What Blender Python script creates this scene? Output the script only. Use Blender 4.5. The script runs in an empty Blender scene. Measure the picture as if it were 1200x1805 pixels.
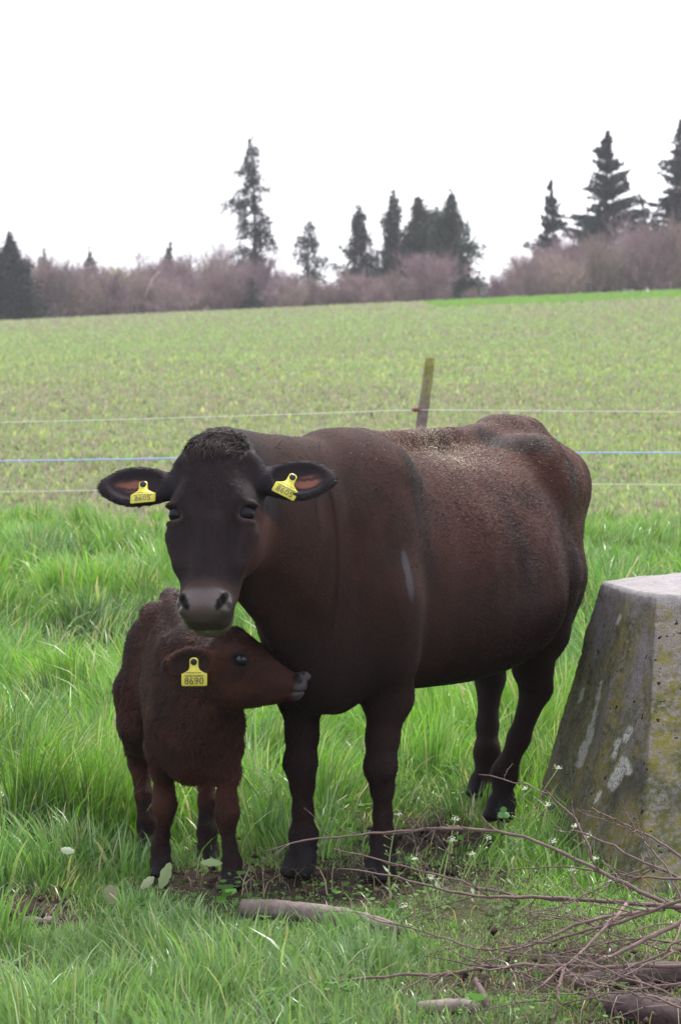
import bpy, math, random, os
import numpy as np
from mathutils import Vector, Matrix

DEV = os.environ.get('DEV', '')
R = math.radians
scene = bpy.context.scene
col = scene.collection

# ---------------------------------------------------------------- camera
CAM_H, FPX, HORIZ = 1.55, 5400.0, 620.0
cam_d = bpy.data.cameras.new('camera')
cam = bpy.data.objects.new('camera', cam_d); col.objects.link(cam)
cam.location = (0, 0, CAM_H)
cam.rotation_euler = (R(90) - math.atan((902.5 - HORIZ) / FPX), 0, 0)
cam_d.sensor_fit = 'VERTICAL'; cam_d.sensor_height = 36.0; cam_d.sensor_width = 24.0
cam_d.lens = FPX / 1805 * 36
cam_d.clip_start = 0.1; cam_d.clip_end = 6000
cam_d.dof.use_dof = True; cam_d.dof.focus_distance = 8.55; cam_d.dof.aperture_fstop = 11.0
scene.camera = cam

# ---------------------------------------------------------------- sky and sun
SUN_EL, SUN_AZ = 58, 150          # high thin-cloud sun, behind and to the right
world = bpy.data.worlds.new('World'); scene.world = world; world.use_nodes = True
nt = world.node_tree; nt.nodes.clear()
out = nt.nodes.new('ShaderNodeOutputWorld'); bg = nt.nodes.new('ShaderNodeBackground')
sky = nt.nodes.new('ShaderNodeTexSky'); sky.sky_type = 'NISHITA'; sky.sun_disc = False
sky.sun_elevation = R(SUN_EL); sky.sun_rotation = R(30); sky.dust_density = 4; sky.air_density = 1.0
mixs = nt.nodes.new('ShaderNodeMixRGB')
tc = nt.nodes.new('ShaderNodeTexCoord'); cn = nt.nodes.new('ShaderNodeTexNoise')
cn.inputs['Scale'].default_value = 1.6; cn.inputs['Detail'].default_value = 5
cr = nt.nodes.new('ShaderNodeValToRGB')
cr.color_ramp.elements[0].position = .25; cr.color_ramp.elements[0].color = (8.6, 8.8, 9.6, 1)
cr.color_ramp.elements[1].position = .75; cr.color_ramp.elements[1].color = (12.0, 12.0, 12.4, 1)
nt.links.new(tc.outputs['Generated'], cn.inputs['Vector']); nt.links.new(cn.outputs['Fac'], cr.inputs['Fac'])
mixs.inputs['Fac'].default_value = .88
nt.links.new(sky.outputs['Color'], mixs.inputs['Color1']); nt.links.new(cr.outputs['Color'], mixs.inputs['Color2'])
nt.links.new(mixs.outputs['Color'], bg.inputs['Color']); bg.inputs['Strength'].default_value = .092
nt.links.new(bg.outputs['Background'], out.inputs['Surface'])
sd = bpy.data.lights.new('sun', 'SUN'); sd.energy = 2.9; sd.angle = R(14); sd.color = (1, .965, .9)
sun = bpy.data.objects.new('sun', sd); col.objects.link(sun)
az = R(30)                         # sun stands beyond the animals, a little to the right
sdir = Vector((math.sin(az) * math.cos(R(SUN_EL)), math.cos(az) * math.cos(R(SUN_EL)), math.sin(R(SUN_EL))))
sun.rotation_euler = sdir.to_track_quat('Z', 'Y').to_euler()
scene.view_settings.view_transform = 'Standard'; scene.view_settings.look = 'None'
scene.view_settings.gamma = 1.0; scene.view_settings.exposure = 1.06
scene.cycles.max_bounces = 6; scene.cycles.transparent_max_bounces = 8
scene.cycles.use_denoising = True
random.seed(7)

# ---------------------------------------------------------------- helpers
def at(px, py, Y):
    """point at distance Y that stands where photo pixel (px,py) looks"""
    return np.array([(px - 600) * Y / FPX, Y, CAM_H - (py - HORIZ) * Y / FPX])

def tag(o, label=None, cat=None, group=None, kind=None):
    for k, v in (('label', label), ('category', cat), ('group', group), ('kind', kind)):
        if v: o[k] = v
    return o

def empty(name, loc=(0, 0, 0), rz=0):
    o = bpy.data.objects.new(name, None); col.objects.link(o)
    o.location = loc; o.rotation_euler = (0, 0, rz); return o

def smooth(me):
    me.polygons.foreach_set('use_smooth', np.ones(len(me.polygons), dtype=bool))

def mesh_np(name, V, F, mat, parent=None, sm=True, attrs=None, link=True):
    """V (n,3); F (m,k) array or list of arrays with different k"""
    me = bpy.data.meshes.new(name)
    Fs = F if isinstance(F, list) else [F]
    Fs = [np.asarray(f, dtype=np.int32) for f in Fs if len(f)]
    me.vertices.add(len(V)); me.vertices.foreach_set('co', np.asarray(V, dtype=np.float32).ravel())
    loops = np.concatenate([f.ravel() for f in Fs])
    tot = np.concatenate([np.full(len(f), f.shape[1], dtype=np.int32) for f in Fs])
    start = np.concatenate([[0], np.cumsum(tot)[:-1]]).astype(np.int32)
    me.loops.add(len(loops)); me.loops.foreach_set('vertex_index', loops)
    me.polygons.add(len(tot)); me.polygons.foreach_set('loop_start', start); me.polygons.foreach_set('loop_total', tot)
    me.update(calc_edges=True); me.validate()
    if sm: smooth(me)
    for k, v in (attrs or {}).items():
        v = np.asarray(v, dtype=np.float32)
        if v.ndim == 1:
            a = me.attributes.new(k, 'FLOAT', 'POINT'); a.data.foreach_set('value', v)
        else:
            if v.shape[1] == 3: v = np.concatenate([v, np.ones((len(v), 1), np.float32)], 1)
            a = me.attributes.new(k, 'FLOAT_COLOR', 'POINT'); a.data.foreach_set('color', v.ravel())
    for m in (mat if isinstance(mat, list) else [mat]):
        me.materials.append(m)
    o = bpy.data.objects.new(name, me)
    if link: col.objects.link(o)
    if parent is not None: o.parent = parent
    return o

def hash3(ix, iy, iz, seed):
    h = (ix.astype(np.int64) * 374761393 + iy.astype(np.int64) * 668265263 + iz.astype(np.int64) * 2147483647 + seed * 974634777) & 0xffffffff
    h = ((h ^ (h >> 13)) * 1274126177) & 0xffffffff
    h = (h ^ (h >> 16)) * 2246822519 & 0xffffffff
    return ((h >> 8) & 0xffff).astype(np.float32) / 65535.0

def vnoise(P, freq, seed=0, oct=1):
    """value noise, roughly -1..1"""
    P = np.asarray(P, dtype=np.float64); tot = np.zeros(len(P), np.float32); amp = 1.0; norm = 0
    if P.shape[1] == 2: P = np.concatenate([P, np.zeros((len(P), 1))], 1)
    for o in range(oct):
        Q = P * freq * (2 ** o) + 17.3 * o + 1000.0
        I = np.floor(Q).astype(np.int64); f = Q - I; f = f * f * (3 - 2 * f)
        r = 0
        for dx in (0, 1):
            wx = f[:, 0] if dx else 1 - f[:, 0]
            for dy in (0, 1):
                wy = f[:, 1] if dy else 1 - f[:, 1]
                for dz in (0, 1):
                    wz = f[:, 2] if dz else 1 - f[:, 2]
                    r = r + wx * wy * wz * hash3(I[:, 0] + dx, I[:, 1] + dy, I[:, 2] + dz, seed + o)
        tot += (amp * (2 * r - 1)).astype(np.float32); norm += amp; amp *= .5
    return tot / norm

def sstep(a, b, x):
    t = np.clip((x - a) / (b - a), 0, 1); return t * t * (3 - 2 * t)

# materials
def mat(name, base=(.5, .5, .5), rough=.7, spec=.3, attr=None, wet=False, noise=None, bump=None, sheen=0, metal=0, transl=0):
    m = bpy.data.materials.new(name); m.use_nodes = True; t = m.node_tree; N = t.nodes; L = t.links
    p = N['Principled BSDF']; p.inputs['Base Color'].default_value = (*base, 1)
    p.inputs['Roughness'].default_value = rough; p.inputs['Specular IOR Level'].default_value = spec
    p.inputs['Metallic'].default_value = metal
    if sheen:
        p.inputs['Sheen Weight'].default_value = sheen; p.inputs['Sheen Roughness'].default_value = .4
    src = None
    if attr:
        a = N.new('ShaderNodeAttribute'); a.attribute_name = attr; src = a.outputs['Color']
    co = N.new('ShaderNodeTexCoord')
    if noise:   # (scale, amount)
        n = N.new('ShaderNodeTexNoise'); n.inputs['Scale'].default_value = noise[0]; n.inputs['Detail'].default_value = 5
        L.new(co.outputs['Object'], n.inputs['Vector'])
        mr = N.new('ShaderNodeMapRange'); mr.inputs['From Min'].default_value = .3; mr.inputs['From Max'].default_value = .7
        mr.inputs['To Min'].default_value = 1 - noise[1]; mr.inputs['To Max'].default_value = 1 + noise[1]
        L.new(n.outputs['Fac'], mr.inputs['Value'])
        mm = N.new('ShaderNodeVectorMath'); mm.operation = 'SCALE'
        if src is not None: L.new(src, mm.inputs[0])
        else: mm.inputs[0].default_value = base
        L.new(mr.outputs['Result'], mm.inputs['Scale']); src = mm.outputs['Vector']
    if src is not None: L.new(src, p.inputs['Base Color'])
    if bump:    # (scale, distance)
        n = N.new('ShaderNodeTexNoise'); n.inputs['Scale'].default_value = bump[0]; n.inputs['Detail'].default_value = 6
        L.new(co.outputs['Object'], n.inputs['Vector'])
        b = N.new('ShaderNodeBump'); b.inputs['Distance'].default_value = bump[1]; b.inputs['Strength'].default_value = 1
        L.new(n.outputs['Fac'], b.inputs['Height']); L.new(b.outputs['Normal'], p.inputs['Normal'])
    if wet:
        wa = N.new('ShaderNodeAttribute'); wa.attribute_name = 'wet'; wr = N.new('ShaderNodeMapRange'); wr.inputs['To Min'].default_value = rough; wr.inputs['To Max'].default_value = .33
        ws = N.new('ShaderNodeMapRange'); ws.inputs['To Min'].default_value = spec; ws.inputs['To Max'].default_value = .5; L.new(wa.outputs['Fac'], ws.inputs['Value']); L.new(ws.outputs['Result'], p.inputs['Specular IOR Level'])
        L.new(wa.outputs['Fac'], wr.inputs['Value']); L.new(wr.outputs['Result'], p.inputs['Roughness'])
    if transl:
        tr = N.new('ShaderNodeBsdfTranslucent'); mx = N.new('ShaderNodeMixShader'); mx.inputs['Fac'].default_value = transl
        if src is not None: L.new(src, tr.inputs['Color'])
        else: tr.inputs['Color'].default_value = (*base, 1)
        L.new(p.outputs['BSDF'], mx.inputs[1]); L.new(tr.outputs['BSDF'], mx.inputs[2])
        L.new(mx.outputs['Shader'], N['Material Output'].inputs['Surface'])
    return m

# ---------------------------------------------------------------- terrain
TY = np.array([-60, 0, 9.6, 11, 13, 16, 20, 25, 40, 80, 120, 160, 175, 200, 260, 400, 3000.])
TZ = np.array([0, 0, 0, .025, .10, .25, .46, .62, 1.0, 1.95, 2.92, 3.86, 3.95, 3.7, 2.6, 0, 0.])
def _spl(y):
    k = 3.0
    # smoothed piecewise linear
    s = 0
    for d, w in ((-1, .2), (-.5, .2), (0, .2), (.5, .2), (1, .2)):
        s = s + w * np.interp(y + d * np.clip(np.abs(y) * .08, .1, 12), TY, TZ)
    return s
def terrain(x, y):
    x = np.asarray(x, dtype=np.float64); y = np.asarray(y, dtype=np.float64)
    z = _spl(y) + .046 * np.clip(x, -70, 70) * sstep(22, 160, y) * (1 - sstep(300, 900, y))
    P = np.stack([x.ravel(), y.ravel()], 1)
    b = vnoise(P, .9, 3, 2).reshape(x.shape) * .035 + vnoise(P, .22, 5).reshape(x.shape) * .05 * sstep(9.8, 14, y)
    return z + b * (1 - .5 * sstep(21, 40, y)) * np.clip(1 - (y - 400) / 200, 0, 1) - .01

# ---------------------------------------------------------------- implicit-surface modelling of the animals
class Field:
    def __init__(s, lo, hi, res):
        s.lo = np.array(lo, float); s.res = res
        n = np.ceil((np.array(hi) - s.lo) / res).astype(int) + 1
        s.ax = [(s.lo[i] + res * np.arange(n[i])).astype(np.float32) for i in range(3)]
        s.D = np.full(tuple(n), .5, np.float32)
    def _sub(s, lo, hi):
        sl = []
        for i in range(3):
            a = max(0, int(math.floor((lo[i] - s.lo[i]) / s.res))); b = min(len(s.ax[i]), int(math.ceil((hi[i] - s.lo[i]) / s.res)) + 1)
            sl.append(slice(a, max(a, b)))
        X = s.ax[0][sl[0]][:, None, None]; Y = s.ax[1][sl[1]][None, :, None]; Z = s.ax[2][sl[2]][None, None, :]
        return tuple(sl), X, Y, Z
    def op(s, fn, lo, hi, k, cut=False):
        m = k + 3 * s.res
        sl, X, Y, Z = s._sub(np.array(lo) - m, np.array(hi) + m)
        A = s.D[sl]
        if A.size == 0: return
        B = fn(X, Y, Z).astype(np.float32)
        if cut: B = -B
        if not cut:
            h = np.maximum(k - np.abs(A - B), 0) / k
            s.D[sl] = np.minimum(A, B) - h * h * k * .25
        else:
            h = np.maximum(k - np.abs(A - B), 0) / k
            s.D[sl] = np.maximum(A, B) + h * h * k * .25
    def cone(s, a, b, ra, rb, k=.03, flat=None, M=None, cut=False):
        a = np.array(a, float); b = np.array(b, float)
        if M is not None: a = M[:3, :3] @ a + M[:3, 3]; b = M[:3, :3] @ b + M[:3, 3]
        ba = b - a; L2 = float(ba @ ba) + 1e-9; rm = max(ra, rb)
        n = None
        if flat is not None:
            n = np.array(flat[0], float)
            if M is not None: n = M[:3, :3] @ n
            n /= np.linalg.norm(n); f = flat[1]; rm = rm * max(1, f)
        def fn(X, Y, Z):
            px, py, pz = X - a[0], Y - a[1], Z - a[2]
            h = np.clip((px * ba[0] + py * ba[1] + pz * ba[2]) / L2, 0, 1)
            qx, qy, qz = px - ba[0] * h, py - ba[1] * h, pz - ba[2] * h
            if n is not None:
                d = (qx * n[0] + qy * n[1] + qz * n[2]) * (1 - 1 / f)
                qx, qy, qz = qx - n[0] * d, qy - n[1] * d, qz - n[2] * d
            hs = h * h * (3 - 2 * h)
            return np.sqrt(qx * qx + qy * qy + qz * qz) - (ra + (rb - ra) * (h * .5 + hs * .5))
        s.op(fn, np.minimum(a, b) - rm, np.maximum(a, b) + rm, k, cut)
    def chain(s, pts, k=.03, flat=None, M=None):
        for p, q in zip(pts[:-1], pts[1:]):
            s.cone(p[:3], q[:3], p[3], q[3], k, flat, M)
    def ell(s, c, r, k=.03, M=None, axes=None, cut=False):
        c = np.array(c, float); A = np.eye(3) if axes is None else np.array(axes, float)   # rows: unit axes
        if M is not None: c = M[:3, :3] @ c + M[:3, 3]; A = A @ M[:3, :3].T
        rm = max(r)
        def fn(X, Y, Z):
            p = (X - c[0], Y - c[1], Z - c[2])
            q = [(A[i, 0] * p[0] + A[i, 1] * p[1] + A[i, 2] * p[2]) for i in range(3)]
            k0 = np.sqrt(sum((q[i] / r[i]) ** 2 for i in range(3)))
            k1 = np.sqrt(sum((q[i] / r[i] ** 2) ** 2 for i in range(3))) + 1e-6
            return k0 * (k0 - 1) / k1
        s.op(fn, c - rm, c + rm, k, cut)
    def loft(s, S, k=.03, M=None, p=2.2, tap=0.0, lat=None):
        """S rows: y, half width, top z, bottom z, z-centre fraction ; along local y"""
        S = np.array(S, float); y0, y1 = S[0, 0], S[-1, 0]
        yy = np.linspace(y0, y1, 400)
        def sp(c):
            # monotone-ish cubic through the rows
            x, v = S[:, 0], S[:, c]; d = np.diff(v) / np.diff(x); m = np.concatenate([[d[0]], (d[1:] + d[:-1]) / 2, [d[-1]]])
            i = np.clip(np.searchsorted(x, yy) - 1, 0, len(x) - 2); h = x[i + 1] - x[i]; t = (yy - x[i]) / h
            return (2 * t**3 - 3 * t**2 + 1) * v[i] + (t**3 - 2 * t**2 + t) * h * m[i] + (-2 * t**3 + 3 * t**2) * v[i + 1] + (t**3 - t**2) * h * m[i + 1]
        W, T, B, CF = [sp(i) for i in (1, 2, 3, 4)]
        Mi = None if M is None else np.linalg.inv(M)
        def fn(X, Y, Z):
            if Mi is not None:
                x = Mi[0, 0] * X + Mi[0, 1] * Y + Mi[0, 2] * Z + Mi[0, 3]; y = Mi[1, 0] * X + Mi[1, 1] * Y + Mi[1, 2] * Z + Mi[1, 3]
                z = Mi[2, 0] * X + Mi[2, 1] * Y + Mi[2, 2] * Z + Mi[2, 3]
            else: x, y, z = X, Y, Z
            yc = np.clip(y, y0, y1)
            w, t, b, cf = [np.interp(yc, yy, q).astype(np.float32) for q in (W, T, B, CF)]
            zc = b + cf * (t - b)
            dz = z - zc; h = np.where(dz > 0, t - zc, zc - b)
            v = dz / h; we = w * (1 + tap * np.clip(v, -1, 1))
            n = (np.abs(x / we) ** p + np.abs(v) ** p) ** (1 / p)
            d = (n - 1) * np.minimum(w, (t - b) * .5)
            e = np.abs(y - yc)
            return np.where(e > 0, np.sqrt(np.maximum(d, 0) ** 2 + e * e) + np.minimum(d, 0) * 0, d)
        wm = S[:, 1].max() * (1 + abs(tap)); c = np.array([[sx * wm, y, z] for sx in (-1, 1) for y in (y0, y1) for z in (S[:, 3].min(), S[:, 2].max())])
        if M is not None: c = c @ M[:3, :3].T + M[:3, 3]
        s.op(fn, c.min(0), c.max(0), k)
    def mesh(s):
        D = s.D; ins = D < 0
        nx, ny, nz = D.shape
        cnt = np.zeros((nx - 1, ny - 1, nz - 1), np.int8)
        for dx in (0, 1):
            for dy in (0, 1):
                for dz in (0, 1):
                    cnt += ins[dx:nx - 1 + dx, dy:ny - 1 + dy, dz:nz - 1 + dz]
        act = (cnt > 0) & (cnt < 8)
        I = np.argwhere(act); idx = np.full(act.shape, -1, np.int32); idx[act] = np.arange(len(I))
        acc = np.zeros((len(I), 3)); num = np.zeros(len(I))
        corner = lambda o: D[I[:, 0] + o[0], I[:, 1] + o[1], I[:, 2] + o[2]]
        for axis in range(3):
            oth = [i for i in range(3) if i != axis]
            for a in (0, 1):
                for b in (0, 1):
                    o0 = [0, 0, 0]; o0[oth[0]] = a; o0[oth[1]] = b; o1 = list(o0); o1[axis] = 1
                    v0, v1 = corner(o0), corner(o1); m = (v0 < 0) != (v1 < 0)
                    t = np.where(m, v0 / np.where(m, v0 - v1, 1), 0)
                    p = np.tile(np.array(o0, float), (len(I), 1)); p[:, axis] = t
                    acc[m] += p[m]; num[m] += 1
        V = s.lo + (I + acc / num[:, None]) * s.res
        F = []
        for axis in range(3):
            o1, o2 = [i for i in range(3) if i != axis]
            sl0 = [slice(None)] * 3; sl1 = [slice(None)] * 3; sl0[axis] = slice(0, -1); sl1[axis] = slice(1, None)
            ch = ins[tuple(sl0)] != ins[tuple(sl1)]
            E = np.argwhere(ch); E = E[(E[:, o1] > 0) & (E[:, o2] > 0) & (E[:, o1] < D.shape[o1] - 1) & (E[:, o2] < D.shape[o2] - 1)]
            st = ins[E[:, 0], E[:, 1], E[:, 2]]
            q = []
            for a, b in ((1, 1), (0, 1), (0, 0), (1, 0)):
                e = E.copy(); e[:, o1] -= a; e[:, o2] -= b; q.append(idx[e[:, 0], e[:, 1], e[:, 2]])
            Q = np.stack(q, 1)
            flip = st if axis == 1 else ~st
            Q[flip] = Q[flip][:, ::-1]
            F.append(Q)
        F = np.concatenate(F); F = F[(F >= 0).all(1)]
        # Taubin smoothing
        e = np.concatenate([F[:, [0, 1]], F[:, [1, 2]], F[:, [2, 3]], F[:, [3, 0]]]); deg = np.bincount(e.ravel(), minlength=len(V))
        for lam in (.5, -.52, .5, -.52, .4):
            avg = np.stack([np.bincount(e[:, 0], V[e[:, 1], c], len(V)) + np.bincount(e[:, 1], V[e[:, 0], c], len(V)) for c in range(3)], 1) / deg[:, None]
            V = V + lam * (avg - V)
        return V, F

def vnormals(V, F):
    n = np.cross(V[F[:, 2]] - V[F[:, 0]], V[F[:, 3 % F.shape[1]]] - V[F[:, 1]])
    N = np.stack([sum(np.bincount(F[:, j], n[:, c], len(V)) for j in range(F.shape[1])) for c in range(3)], 1)
    return N / (np.linalg.norm(N, axis=1, keepdims=True) + 1e-12)

def frame(origin, yv, zv, inv_body, roll=0):
    """4x4 taking part-local to body-local; origin, yv, zv in world"""
    y = np.array(yv, float); y /= np.linalg.norm(y); z = np.array(zv, float); z -= y * (z @ y); z /= np.linalg.norm(z)
    x = np.cross(y, z); M = np.eye(4); M[:3, 0] = x; M[:3, 1] = y; M[:3, 2] = z; M[:3, 3] = origin
    if roll:
        c, s_ = math.cos(roll), math.sin(roll); Rm = np.array([[c, 0, s_], [0, 1, 0], [-s_, 0, c]])   # about world Y
        M[:3, :3] = Rm @ M[:3, :3]
    return inv_body @ M

def body_matrix(loc, rz):
    c, s_ = math.cos(rz), math.sin(rz)
    return np.array([[c, -s_, 0, loc[0]], [s_, c, 0, loc[1]], [0, 0, 1, loc[2]], [0, 0, 0, 1.]])

def fur(name, V, F, N, mat_, parent, n, length, flow, tint, rad=.0005, lift=.35, seed=1, mess=.25, wave=0):
    """hair strands as one curves object; length, tint: per-vertex; flow: per-vertex direction"""
    g = np.random.default_rng(seed)
    T = np.concatenate([F[:, [0, 1, 2]], F[:, [0, 2, 3]]])
    A = np.linalg.norm(np.cross(V[T[:, 1]] - V[T[:, 0]], V[T[:, 2]] - V[T[:, 0]]), axis=1)
    w = A * (length[T].min(1) > .001)
    w = w * np.clip(.004 / np.maximum(length[T].mean(1), .004), .35, 1)
    f = g.choice(len(T), n, p=w / w.sum())
    r1, r2 = g.random(n), g.random(n); s1 = np.sqrt(r1); bc = np.stack([1 - s1, s1 * (1 - r2), s1 * r2], 1)
    mixv = lambda a: (a[T[f]] * (bc[..., None] if a.ndim == 2 else bc)).sum(1)
    P, Nn, Fl, Ln, Ti = mixv(V), mixv(N), mixv(flow), mixv(length), mixv(tint)
    Nn /= np.linalg.norm(Nn, axis=1, keepdims=True)
    d1 = np.stack([vnoise(P, 9, seed + 5 + i, 2) for i in range(3)], 1) * .8 + np.stack([vnoise(P, 45, seed + 15 + i) for i in range(3)], 1) * .5
    D = Fl + d1 * mess * 2.2 + g.normal(0, mess * .6, (n, 3))
    D -= Nn * (D * Nn).sum(1, keepdims=True); D /= np.linalg.norm(D, axis=1, keepdims=True) + 1e-9
    Ln = Ln * g.uniform(.6, 1.25, n)
    K = 4; pts = np.zeros((n, K, 3))
    lf = lift * g.uniform(.5, 1.5, n)
    side = np.cross(Nn, D)
    wv = g.normal(0, 1, n) * wave
    for k in range(K):
        t = k / (K - 1)
        pts[:, k] = P - Nn * .002 + D * (Ln * t)[:, None] + Nn * (Ln * lf * (t - .45 * t * t) * 1.4)[:, None] + side * (np.sin(t * 5) * wv * Ln)[:, None]
    hc = bpy.data.hair_curves.new(name)
    hc.add_curves([K] * n)
    hc.attributes['position'].data.foreach_set('vector', pts.astype(np.float32).ravel())
    ra = hc.attributes.get('radius') or hc.attributes.new('radius', 'FLOAT', 'POINT')
    rr = (rad * np.array([1, .9, .65, .15]))[None, :] * g.uniform(.7, 1.3, n)[:, None] * np.clip(Ln / .012, .6, 1.5)[:, None]
    ra.data.foreach_set('value', rr.astype(np.float32).ravel())
    ta = hc.attributes.new('tint', 'FLOAT_COLOR', 'CURVE')
    c = np.clip(Ti * (1.06 + .38 * vnoise(P, 130, seed + 40, 2) + .18 * vnoise(P, 48, seed + 42))[:, None] * g.uniform(.85, 1.18, n)[:, None], 0, 1)
    ta.data.foreach_set('color', np.concatenate([c, np.ones((n, 1))], 1).astype(np.float32).ravel())
    hc.materials.append(mat_)
    o = bpy.data.objects.new(name, hc); col.objects.link(o); o.parent = parent
    return o

M_skin = mat('hide', attr='tint', rough=.8, spec=.14, bump=(90, .0012), wet=True)
M_fur = mat('fur', attr='tint', rough=.5, spec=.20)
M_eye = mat('eye', (.006, .006, .009), rough=.04, spec=.13)
M_yel = mat('yellow_plastic', (.70, .63, .09), rough=.4, spec=.45, transl=.15, noise=(60, .08))
M_ink = mat('black_ink', (.07, .07, .05), rough=.6)
M_stud = mat('black_stud', (.01, .01, .012), rough=.4)

KX = .88
def head_parts(Fd, M, kind):
    """head in its own frame: y down the face to the nose, z out of the forehead, x to the animal's right"""
    if kind == 'cow':
        S = [(-.045, .035, .00, -.06, .5), (-.03, .078, .025, -.10, .5), (0, .10, .040, -.13, .55), (.05, .113, .055, -.16, .58), (.11, .122, .062, -.185, .6), (.17, .127, .062, -.20, .6), (.23, .121, .056, -.20, .6),
             (.29, .108, .048, -.18, .6), (.35, .095, .042, -.145, .58), (.41, .087, .040, -.115, .55), (.45, .080, .042, -.098, .55), (.485, .077, .040, -.088, .55), (.502, .069, .032, -.075, .5), (.513, .056, .015, -.055, .5)]
        S = [(r_[0], r_[1] * KX, *r_[2:]) for r_ in S]
        Fd.loft(S, .02, M, p=2.5, tap=.04)
        for s_ in (-1, 1):
            Fd.ell((s_ * KX * .100, 0.150, .018), (.030, .042, .032), .03, M)                      # brow
            Fd.ell((s_ * KX * .094, .315, .066), (.032, .085, .036), .045, M, cut=True)
            Fd.cone((s_ * KX * .108, .255, -.01), (s_ * KX * .088, .34, .0), .034, .022, .04, M=M)       # cheek crest
            Fd.ell((s_ * KX * .085, .20, -.12), (.05, .10, .075), .05, M)                           # jaw muscle
            Fd.ell((s_ * KX * .110, .040, -.02), (.026, .032, .028), .03, M)                        # poll corner
            Fd.ell((s_ * KX * .124, 0.202, .022), (.024, .027, .026), .010, M, cut=True)               # eye opening
            Fd.ell((s_ * KX * .108, 0.228, .020), (.030, .008, .022), .010, M)                         # lower lid
            Fd.ell((s_ * KX * .114, 0.177, .026), (.030, .010, .026), .010, M)                         # upper lid
            Fd.ell((s_ * KX * .050, .470, .030), (.026, .036, .024), .02, M)                         # nostril wing
            Fd.ell((s_ * KX * .060, .466, .058), (.0105, .029, .030), .008, M, axes=_rotz(s_ * -34), cut=True)
            Fd.ell((s_ * KX * .079, .482, .040), (.014, .009, .020), .008, M, cut=True)
        Fd.ell((0, .03, .025), (.075, .055, .045), .05, M)                                     # poll
        Fd.ell((0, .13, .04), (.07, .09, .03), .05, M)
        for s_ in (-1, 1): Fd.ell((s_ * KX * .135, .095, .055), (.030, .045, .035), .05, M, cut=True)
        Fd.cone((0, .25, .036), (0, .43, .032), .034, .034, .035, M=M)                         # nasal bone
        Fd.ell((0, .468, .024), (.066, .034, .030), .025, M)                                   # muzzle pad
        Fd.ell((0, .470, -.078), (.058, .048, .036), .02, M)                                   # chin
        Fd.ell((0, .525, -.052), (.09, .05, .004), .008, M, cut=True)                          # mouth
        for s_ in (-1, 1): Fd.cone((s_ * KX * .062, .49, -.052), (s_ * KX * .085, .43, -.060), .005, .004, .008, M=M, cut=True)
    else:
        S = [(-.03, .022, .0, -.04, .5), (-.02, .042, .022, -.07, .5), (0, .058, .040, -.10, .55), (.03, .070, .052, -.125, .58), (.065, .077, .056, -.14, .6), (.10, .073, .046, -.142, .6),
             (.14, .062, .030, -.130, .6), (.175, .052, .016, -.112, .58), (.21, .045, .006, -.096, .55), (.24, .040, .001, -.078, .55), (.260, .037, -.003, -.069, .55), (.272, .030, -.008, -.060, .5), (.279, .018, -.019, -.046, .5)]
        Fd.loft(S, .015, M, p=2.3)
        for s_ in (-1, 1):
            Fd.ell((s_ * .058, .088, .014), (.024, .034, .026), .02, M)
            Fd.ell((s_ * .082, .100, .004), (.016, .020, .015), .006, M, cut=True)
            Fd.ell((s_ * .050, .075, -.085), (.03, .06, .045), .03, M)
            Fd.ell((s_ * .024, .262, .000), (.015, .018, .014), .01, M)
            Fd.ell((s_ * .035, .264, .004), (.009, .010, .008), .005, M, cut=True)
            Fd.cone((s_ * .028, .272, -.042), (s_ * .046, .220, -.058), .0035, .003, .005, M=M, cut=True)
        Fd.ell((0, .03, .035), (.045, .05, .028), .03, M)
        Fd.ell((0, .250, -.056), (.027, .022, .017), .012, M)
        Fd.ell((0, .285, -.040), (.05, .025, .003), .004, M, cut=True)

def _rotz(deg):
    a = R(deg); return np.array([[math.cos(a), math.sin(a), 0], [-math.sin(a), math.cos(a), 0], [0, 0, 1]])

def ear(Fd, M, root, e, f, L, W, T, rr, k=.012):
    """root at the head; e outward; f the way the cup opens; leaf shaped cup"""
    e = np.array(e, float); e /= np.linalg.norm(e); f = np.array(f, float); f -= e * (f @ e); f /= np.linalg.norm(f); u = np.cross(e, f)
    c = np.array(root, float) + e * (L * 1.25)
    Fd.cone(root, np.array(root) + e * L * .75, rr, rr * .95, .03, M=M)
    Fd.ell(c, (L, W, T), k * 1.6, M, axes=[e, u, f])
    Fd.cone(c + e * L * .35, c + e * L * .86, W * .55, .022, .03, flat=(f, .40), M=M)
    Fd.ell(np.array(root, float) + e * (L * .7), (L * .6, W * .72, T * 1.0), k * 1.6, M, axes=[e, u, f])
    Fd.ell(c + e * L * .06 + f * T * .95, (L * .84, W * .78, T * 1.25), .008, M, axes=[e, u, f], cut=True)
    return c, e, u, f

def hoof(Fd, x, y, z0=0, s=1.0, ang=0):
    """cloven hoof: two claws, toe forward (+y)"""
    for sx in (-1, 1):
        Fd.cone((x + sx * .024 * s, y + .005 * s, z0 + .062 * s), (x + sx * .027 * s, y + .04 * s, z0 + .022 * s), .030 * s, .027 * s, .010)
        Fd.ell((x + sx * .028 * s, y + .035 * s, z0 + .018 * s), (.027 * s, .055 * s, .020 * s), .010)
    for sx in (-1, 1):
        Fd.ell((x + sx * .022 * s, y - .042 * s, z0 + .085 * s), (.012 * s, .012 * s, .016 * s), .01)

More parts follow.
